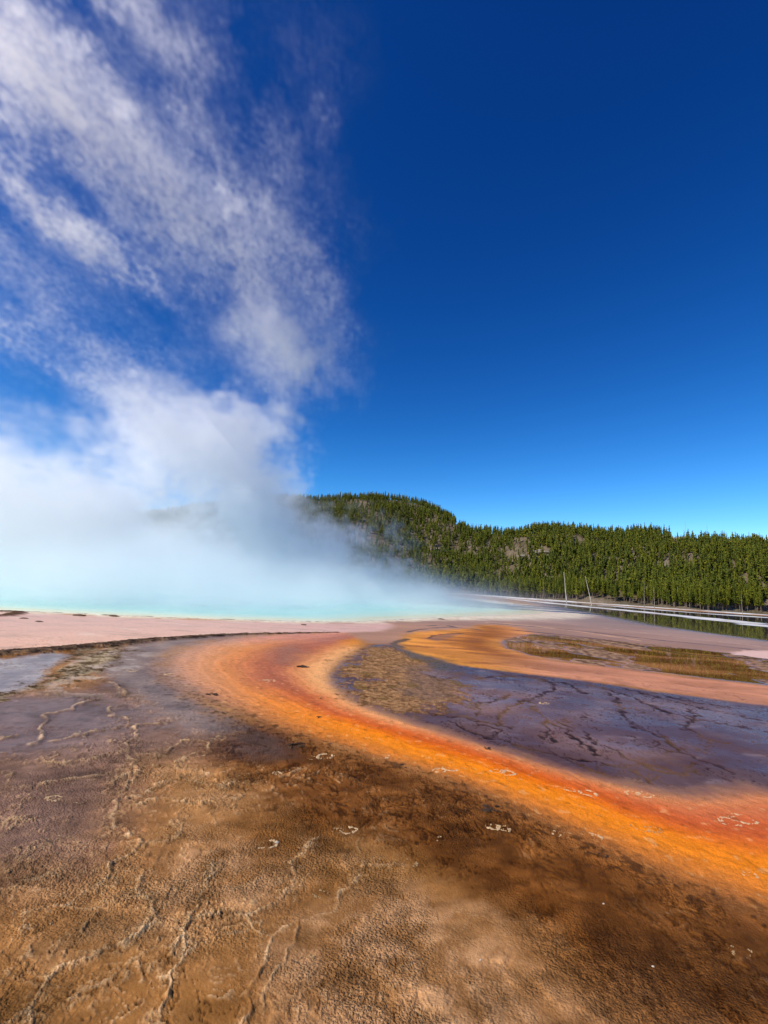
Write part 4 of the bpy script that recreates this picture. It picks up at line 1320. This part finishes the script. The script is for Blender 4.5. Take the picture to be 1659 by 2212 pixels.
class Steam:
    """a box of vapour: density on a voxel grid"""
    def __init__(s, lo, hi, res):
        s.lo, s.hi, s.res = np.array(lo, float), np.array(hi, float), res
        s.ax = [np.linspace(lo[i], hi[i], res[i]).astype(np.float32) for i in range(3)]
        s.e = np.zeros(res, np.float32)

    def box(s, c_, rad):
        sl_ = []
        for i in range(3):
            a = np.searchsorted(s.ax[i], c_[i] - rad[i]); b = np.searchsorted(s.ax[i], c_[i] + rad[i])
            sl_.append(slice(max(a, 0), max(b, 0)))
        return tuple(sl_)

    def puff(s, c_, rad, d, p=1.0):
        """soft ellipsoid"""
        k_ = s.box(c_, [q_ * 2.2 for q_ in rad])
        x = ((s.ax[0][k_[0]] - c_[0]) / rad[0])[:, None, None]
        y = ((s.ax[1][k_[1]] - c_[1]) / rad[1])[None, :, None]
        z = ((s.ax[2][k_[2]] - c_[2]) / rad[2])[None, None, :]
        s.e[k_] += d * np.exp(-(x * x + y * y + z * z) ** p)

    def streak(s, pts, rads, d, n=10):
        """chain of overlapping puffs; pts [(x,y,z)], rads per point (m), d per point"""
        pts = np.asarray(pts, float)
        seg = np.linalg.norm(np.diff(pts, axis=0), axis=1)
        tot = seg.sum()
        n = max(int(tot / (0.55 * min(np.min(q_) if np.ndim(q_) else q_ for q_ in rads))), 2)
        cum = np.concatenate([[0], np.cumsum(seg)]) / tot
        dens = np.ones(len(pts)) * d
        rr_ = np.array([q_ if np.ndim(q_) else (q_, q_, q_) for q_ in rads], float)
        for t_ in np.linspace(0, 1, n):
            c_ = [np.interp(t_, cum, pts[:, i]) for i in range(3)]
            r_ = [np.interp(t_, cum, rr_[:, i]) for i in range(3)]
            s.puff(c_, r_, np.interp(t_, cum, dens) * 0.33)

    def build(s, name, D, **props):
        D = np.clip(D, 0, None).astype(np.float32)
        # fade out at the box faces
        for i in range(3):
            n_ = s.res[i]
            f_ = np.clip(np.minimum(np.arange(n_), np.arange(n_)[::-1]) / 4.0, 0, 1)
            if i == 2 and s.lo[2] < 1:
                f_ = np.clip(np.arange(n_)[::-1] / 4.0, 0, 1)
            sh = [1, 1, 1]; sh[i] = n_
            D = D * f_.reshape(sh).astype(np.float32)
        D[D < 2e-4] = 0
        nx, ny, nz_ = s.res
        flat = D.transpose(2, 1, 0).ravel()        # x fastest
        me_ = bpy.data.meshes.new(name)
        me_.vertices.add(flat.size)
        attr(me_, 'steam_density', flat)
        o = link(name, me_, None, None, None, **props)
        ng = bpy.data.node_groups.new(name + '_cloud', 'GeometryNodeTree')
        ng.interface.new_socket('Geometry', in_out='INPUT', socket_type='NodeSocketGeometry')
        ng.interface.new_socket('Geometry', in_out='OUTPUT', socket_type='NodeSocketGeometry')
        N_, L_ = ng.nodes, ng.links
        gi = N_.new('NodeGroupInput'); go = N_.new('NodeGroupOutput')
        ps = N_.new('GeometryNodeInputPosition')
        v1 = N_.new('ShaderNodeVectorMath'); v1.operation = 'SUBTRACT'; v1.inputs[1].default_value = tuple(s.lo)
        v2 = N_.new('ShaderNodeVectorMath'); v2.operation = 'MULTIPLY'
        v2.inputs[1].default_value = tuple((np.array(s.res) - 1) / (s.hi - s.lo))
        v3 = N_.new('ShaderNodeVectorMath'); v3.operation = 'ADD'; v3.inputs[1].default_value = (0.5, 0.5, 0.5)
        v4 = N_.new('ShaderNodeVectorMath'); v4.operation = 'FLOOR'
        sp_ = N_.new('ShaderNodeSeparateXYZ')
        L_.new(ps.outputs[0], v1.inputs[0]); L_.new(v1.outputs[0], v2.inputs[0]); L_.new(v2.outputs[0], v3.inputs[0]); L_.new(v3.outputs[0], v4.inputs[0])
        L_.new(v4.outputs[0], sp_.inputs[0])

        def toint(sock):
            f_ = N_.new('FunctionNodeFloatToInt'); f_.rounding_mode = 'ROUND'
            L_.new(sock, f_.inputs[0]); return f_.outputs[0]

        def imath(op, a, b):
            f_ = N_.new('FunctionNodeIntegerMath'); f_.operation = op
            for i_, q_ in enumerate((a, b)):
                if isinstance(q_, int):
                    f_.inputs[i_].default_value = q_
                else:
                    L_.new(q_, f_.inputs[i_])
            return f_.outputs[0]
        ix, iy, iz = (toint(sp_.outputs[i_]) for i_ in range(3))
        idx_ = imath('ADD', ix, imath('ADD', imath('MULTIPLY', iy, nx), imath('MULTIPLY', iz, nx * ny)))
        na = N_.new('GeometryNodeInputNamedAttribute'); na.data_type = 'FLOAT'; na.inputs['Name'].default_value = 'steam_density'
        si = N_.new('GeometryNodeSampleIndex'); si.data_type = 'FLOAT'; si.domain = 'POINT'; si.clamp = True
        L_.new(gi.outputs[0], si.inputs['Geometry'])
        L_.new(na.outputs['Attribute'], si.inputs['Value'])
        L_.new(idx_, si.inputs['Index'])
        vc = N_.new('GeometryNodeVolumeCube')
        L_.new(si.outputs[0], vc.inputs['Density'])
        vc.inputs['Min'].default_value = tuple(s.lo); vc.inputs['Max'].default_value = tuple(s.hi)
        for q_, n_ in zip(('Resolution X', 'Resolution Y', 'Resolution Z'), s.res):
            vc.inputs[q_].default_value = n_
        sm = N_.new('GeometryNodeSetMaterial'); sm.inputs['Material'].default_value = stm
        L_.new(vc.outputs[0], sm.inputs['Geometry']); L_.new(sm.outputs[0], go.inputs[0])
        md = o.modifiers.new('cloud', 'NODES'); md.node_group = ng
        return o


def P3(x, y, d):
    return dpt(x, y, d)


def Rr(w_px, h_px, d, deep):
    """radii in metres from a seen half size at depth d"""
    return (w_px * d / FPX, deep, h_px * d / FPX)


def curl_warp(E, seed, amps, beta):
    """tear the field along a smooth random displacement"""
    sh = E.shape
    half = tuple((n_ + 1) // 2 for n_ in sh)
    ix = []
    for i in range(3):
        n_ = noise3(half, beta, seed + i, lo=0.012)
        for a_ in range(3):
            n_ = np.repeat(n_, 2, axis=a_)
        n_ = n_[:sh[0], :sh[1], :sh[2]] * amps[i]
        g_ = np.arange(sh[i], dtype=np.float32).reshape([-1 if q_ == i else 1 for q_ in range(3)])
        ix.append(np.clip(np.rint(g_ + n_).astype(np.int32), 0, sh[i] - 1))
    return E[ix[0], ix[1], ix[2]]


# ---- the column over the pool
A = Steam((-110, 24, 0), (64, 150, 58), (300, 190, 120))
gx, gy = np.meshgrid(A.ax[0], A.ax[1], indexing='ij')
gu = np.arctan2(gx, gy).ravel().astype(np.float32); gv = np.log(np.hypot(gx, gy)).ravel().astype(np.float32)
psd2 = poly_sd(gu, gv, uvP, 1.2).reshape(gx.shape) * np.hypot(gx, gy)        # about metres from the rim
inn = -psd2
for px, py, d, w_, h_, dp, de in [
        # dense white masses
        (40, 1190, 60, 280, 80, 24, .085), (230, 1140, 70, 190, 100, 26, .075), (430, 1000, 76, 130, 100, 18, .13), (340, 975, 72, 110, 80, 16, .085), (485, 955, 78, 70, 70, 14, .12),
        (420, 910, 74, 100, 60, 13, .11), (500, 1080, 80, 110, 60, 18, .09), (545, 1025, 82, 44, 60, 12, .10), (610, 1130, 84, 90, 60, 16, .085), (520, 1190, 84, 170, 55, 20, .085), (690, 1195, 88, 110, 50, 16, .085),
        (200, 1040, 68, 110, 60, 16, .05), (110, 1075, 64, 130, 50, 16, .05), (780, 1225, 92, 90, 34, 14, .09), (825, 1200, 92, 26, 30, 7, .09), (300, 1230, 76, 420, 60, 30, .075), (890, 1255, 96, 110, 22, 12, .08),
        (-150, 1130, 60, 200, 120, 24, .06), (985, 1280, 104, 80, 10, 10, .04),
        (270, 990, 68, 70, 50, 14, .07), (170, 1050, 66, 90, 40, 14, .07), (60, 1100, 62, 130, 36, 14, .07), (300, 1085, 72, 80, 45, 14, .09), (230, 1110, 70, 110, 45, 14, .08), (500, 1075, 80, 60, 40, 12, .11),
        (560, 1090, 82, 50, 50, 12, .09), (450, 1060, 78, 60, 30, 10, .09), (-60, 1060, 60, 120, 60, 14, .07), (330, 1030, 72, 90, 50, 14, .10),
        (320, 905, 70, 60, 45, 12, .06), (500, 900, 78, 36, 36, 10, .07), (430, 870, 76, 50, 26, 9, .07)]:
    A.puff(P3(px, py, d), Rr(w_, h_, d, dp), de)
A.e = curl_warp(A.e, 70, (5.0, 3.5, 5.5), 3.5)
n_a = noise3(A.res, 3.8, 1, lo=0.006)
n_b = curl_warp(noise3(A.res, 3.5, 2, lo=0.015), 80, (4.0, 3.0, 4.0), 3.3)
D = A.e * np.clip(0.75 + 0.42 * n_a + 0.45 * (0.7 - np.abs(n_b)), 0, 2.5)
D = np.clip(D - 0.026, 0, None) * 0.92
# low vapour hugging the water
zz = A.ax[2][None, None, :]
hl = (2.0 + 4.0 * sstep(10, -60, gx) + 1.0 * sstep(5, 40, inn))[:, :, None]
low = 0.080 * (1 + 1.3 * sstep(2, -24, gx))[:, :, None] * sstep(-2.0, 14, inn)[:, :, None] * np.exp(-(zz / hl) ** 1.6) * np.clip(0.75 + 0.55 * n_a + 0.5 * (0.6 - np.abs(n_b)), 0.12, 2.3)
low += 0.010 * sstep(-14, 6, inn)[:, :, None] * np.exp(-(zz / 1.6) ** 1.5) * np.clip(0.7 + 0.7 * n_a, 0, 2)
D = D + low
# thin window through which the hill shows
wc_ = P3(385, 1145, 78)
hole = np.exp(-(((gx - wc_[0]) / 5.0) ** 2)[:, :, None] - ((zz - wc_[2]) / 5.5) ** 2)
D = D * (1 - 0.93 * hole)
D *= sstep(60, 40, gx)[:, :, None]
A.build('steam_plume', D, kind='stuff', label='thick white steam billowing up from the turquoise hot spring', category='steam')

# ---- wisps blown over towards the viewer
W = Steam((-88, 34, 16), (26, 94, 88), (324, 146, 208))


def sheet_depth(y):
    return float(np.interp(y, [-60, 300, 600, 900], [46, 54, 64, 76]))


def S(pts, d, deep=4.0):
    P_, R_, D_ = [], [], []
    for x, y, w_ in pts:
        q_ = sheet_depth(y)
        P_.append(P3(x, y, q_)); R_.append((w_ * q_ / FPX, deep, w_ * q_ / FPX))
    W.streak(P_, R_, d)


S([(360, 890, 60), (250, 820, 50), (140, 765, 46), (0, 715, 50), (-150, 650, 60)], .110)
S([(330, 645, 18), (255, 580, 22), (150, 490, 26), (60, 430, 28), (-60, 350, 34)], .125)
S([(470, 540, 40), (400, 480, 46), (300, 380, 60), (200, 280, 70), (100, 200, 80), (-40, 90, 90)], .135)
S([(460, 560, 100), (300, 360, 110), (120, 190, 120), (-40, 60, 120)], .022)
S([(200, 620, 80), (100, 560, 90), (-40, 480, 100)], .022)
S([(420, 620, 24), (330, 530, 24), (230, 440, 26), (120, 350, 30), (0, 270, 34)], .075)
S([(520, 400, 30), (440, 300, 34), (380, 210, 36)], .055)
S([(180, 130, 40), (120, 60, 44), (70, -20, 50)], .070)
S([(60, 250, 70), (20, 150, 80), (-60, 60, 80)], .04)
S([(420, 170, 50), (370, 120, 60), (300, 50, 66), (230, -40, 70)], .070)
S([(480, 130, 40), (420, 40, 60), (380, -40, 60)], .028)
S([(640, 790, 60), (590, 740, 66), (545, 700, 46)], .13, 5)
S([(750, 790, 34), (700, 760, 40)], .055)
S([(560, 660, 40), (540, 590, 44), (510, 520, 46), (500, 480, 36), (580, 455, 30)], .080)
S([(620, 560, 60), (700, 620, 60), (720, 540, 50), (640, 470, 50)], .016)
S([(740, 700, 46), (780, 740, 36), (700, 700, 40)], .016)
S([(690, 230, 26), (700, 190, 26)], .038)
S([(620, 340, 60), (540, 300, 50), (480, 260, 46), (660, 380, 50)], .011)
S([(720, 380, 60), (700, 450, 50)], .006)
S([(820, 500, 22), (800, 460, 22)], .015)
S([(40, 560, 60), (-40, 500, 80), (40, 640, 60)], .024)
S([(120, 930, 70), (0, 900, 90), (-100, 960, 120)], .006)
S([(330, 1000, 70), (220, 960, 70)], .008)
S([(650, 100, 90), (760, 120, 70), (560, 40, 80)], .0035)
S([(560, 880, 30), (590, 830, 30)], .03)
S([(660, 985, 30), (680, 960, 24)], .014)
S([(620, 640, 60), (600, 560, 60), (560, 480, 50), (620, 430, 40)], .036)
S([(700, 720, 50), (680, 640, 50), (720, 560, 46), (690, 480, 40)], .018)
S([(440, 600, 50), (380, 540, 60), (300, 470, 50), (220, 390, 50)], .030)
S([(480, 460, 50), (440, 360, 60), (400, 280, 50), (330, 190, 50)], .020)
S([(60, 640, 90), (160, 690, 80), (260, 740, 50), (340, 800, 50)], .014)
S([(560, 320, 30), (620, 300, 30), (660, 280, 30)], .012)
S([(480, 800, 60), (420, 720, 60), (380, 640, 60), (440, 620, 50)], .014)

drift = P3(-40, 90, 47.5) - P3(470, 540, 62)          # the wind carries the steam up, left and towards the viewer
vox = (W.hi - W.lo) / (np.array(W.res) - 1)
dv = drift / vox; dv /= np.linalg.norm(dv)
E = curl_warp(W.e, 40, (4.0, 3.0, 4.0), 3.4)
n_c3 = noise3(W.res, 3.7, 11, (1.0, 0.95, 1.1), 0.008, dv, 3.0)
n_e3 = curl_warp(noise3(W.res, 3.9, 14, (1.0, 0.95, 1.0), 0.010, dv, 2.6), 50, (7.0, 6.0, 7.0), 3.5)
rdg = 1 - np.abs(n_e3) * 2.6
big = noise3(tuple(n_ // 4 for n_ in W.res), 3.2, 21, lo=0.02)
for a_ in range(3):
    big = np.repeat(big, 4, axis=a_)
big = np.pad(big, [(0, W.res[i] - big.shape[i]) for i in range(3)], mode='edge')
D = E * np.clip(0.22 + 0.50 * n_c3 + 1.10 * rdg + 0.18 * big, 0, 3) * 2.15
D += 0.30 * E * np.clip(0.6 + 0.4 * n_c3, 0, 2)
K = Steam(W.lo, W.hi, W.res)
for x, y, w_, h_, d_ in [(570, 735, 70, 42, .055), (625, 775, 62, 40, .060), (560, 700, 40, 30, .03), (745, 790, 26, 24, .022), (690, 770, 30, 24, .02)]:
    q_ = sheet_depth(y) + 2
    K.puff(P3(x, y, q_), Rr(w_, h_, q_, 4.5), d_)
D += curl_warp(K.e, 90, (6.0, 5.0, 6.0), 3.4) * np.clip(0.9 + 0.35 * n_c3, 0, 2) * 2.6
W.build('steam_wisps', D, kind='stuff', label='thin torn wisps of steam drifting across the blue sky', category='steam')
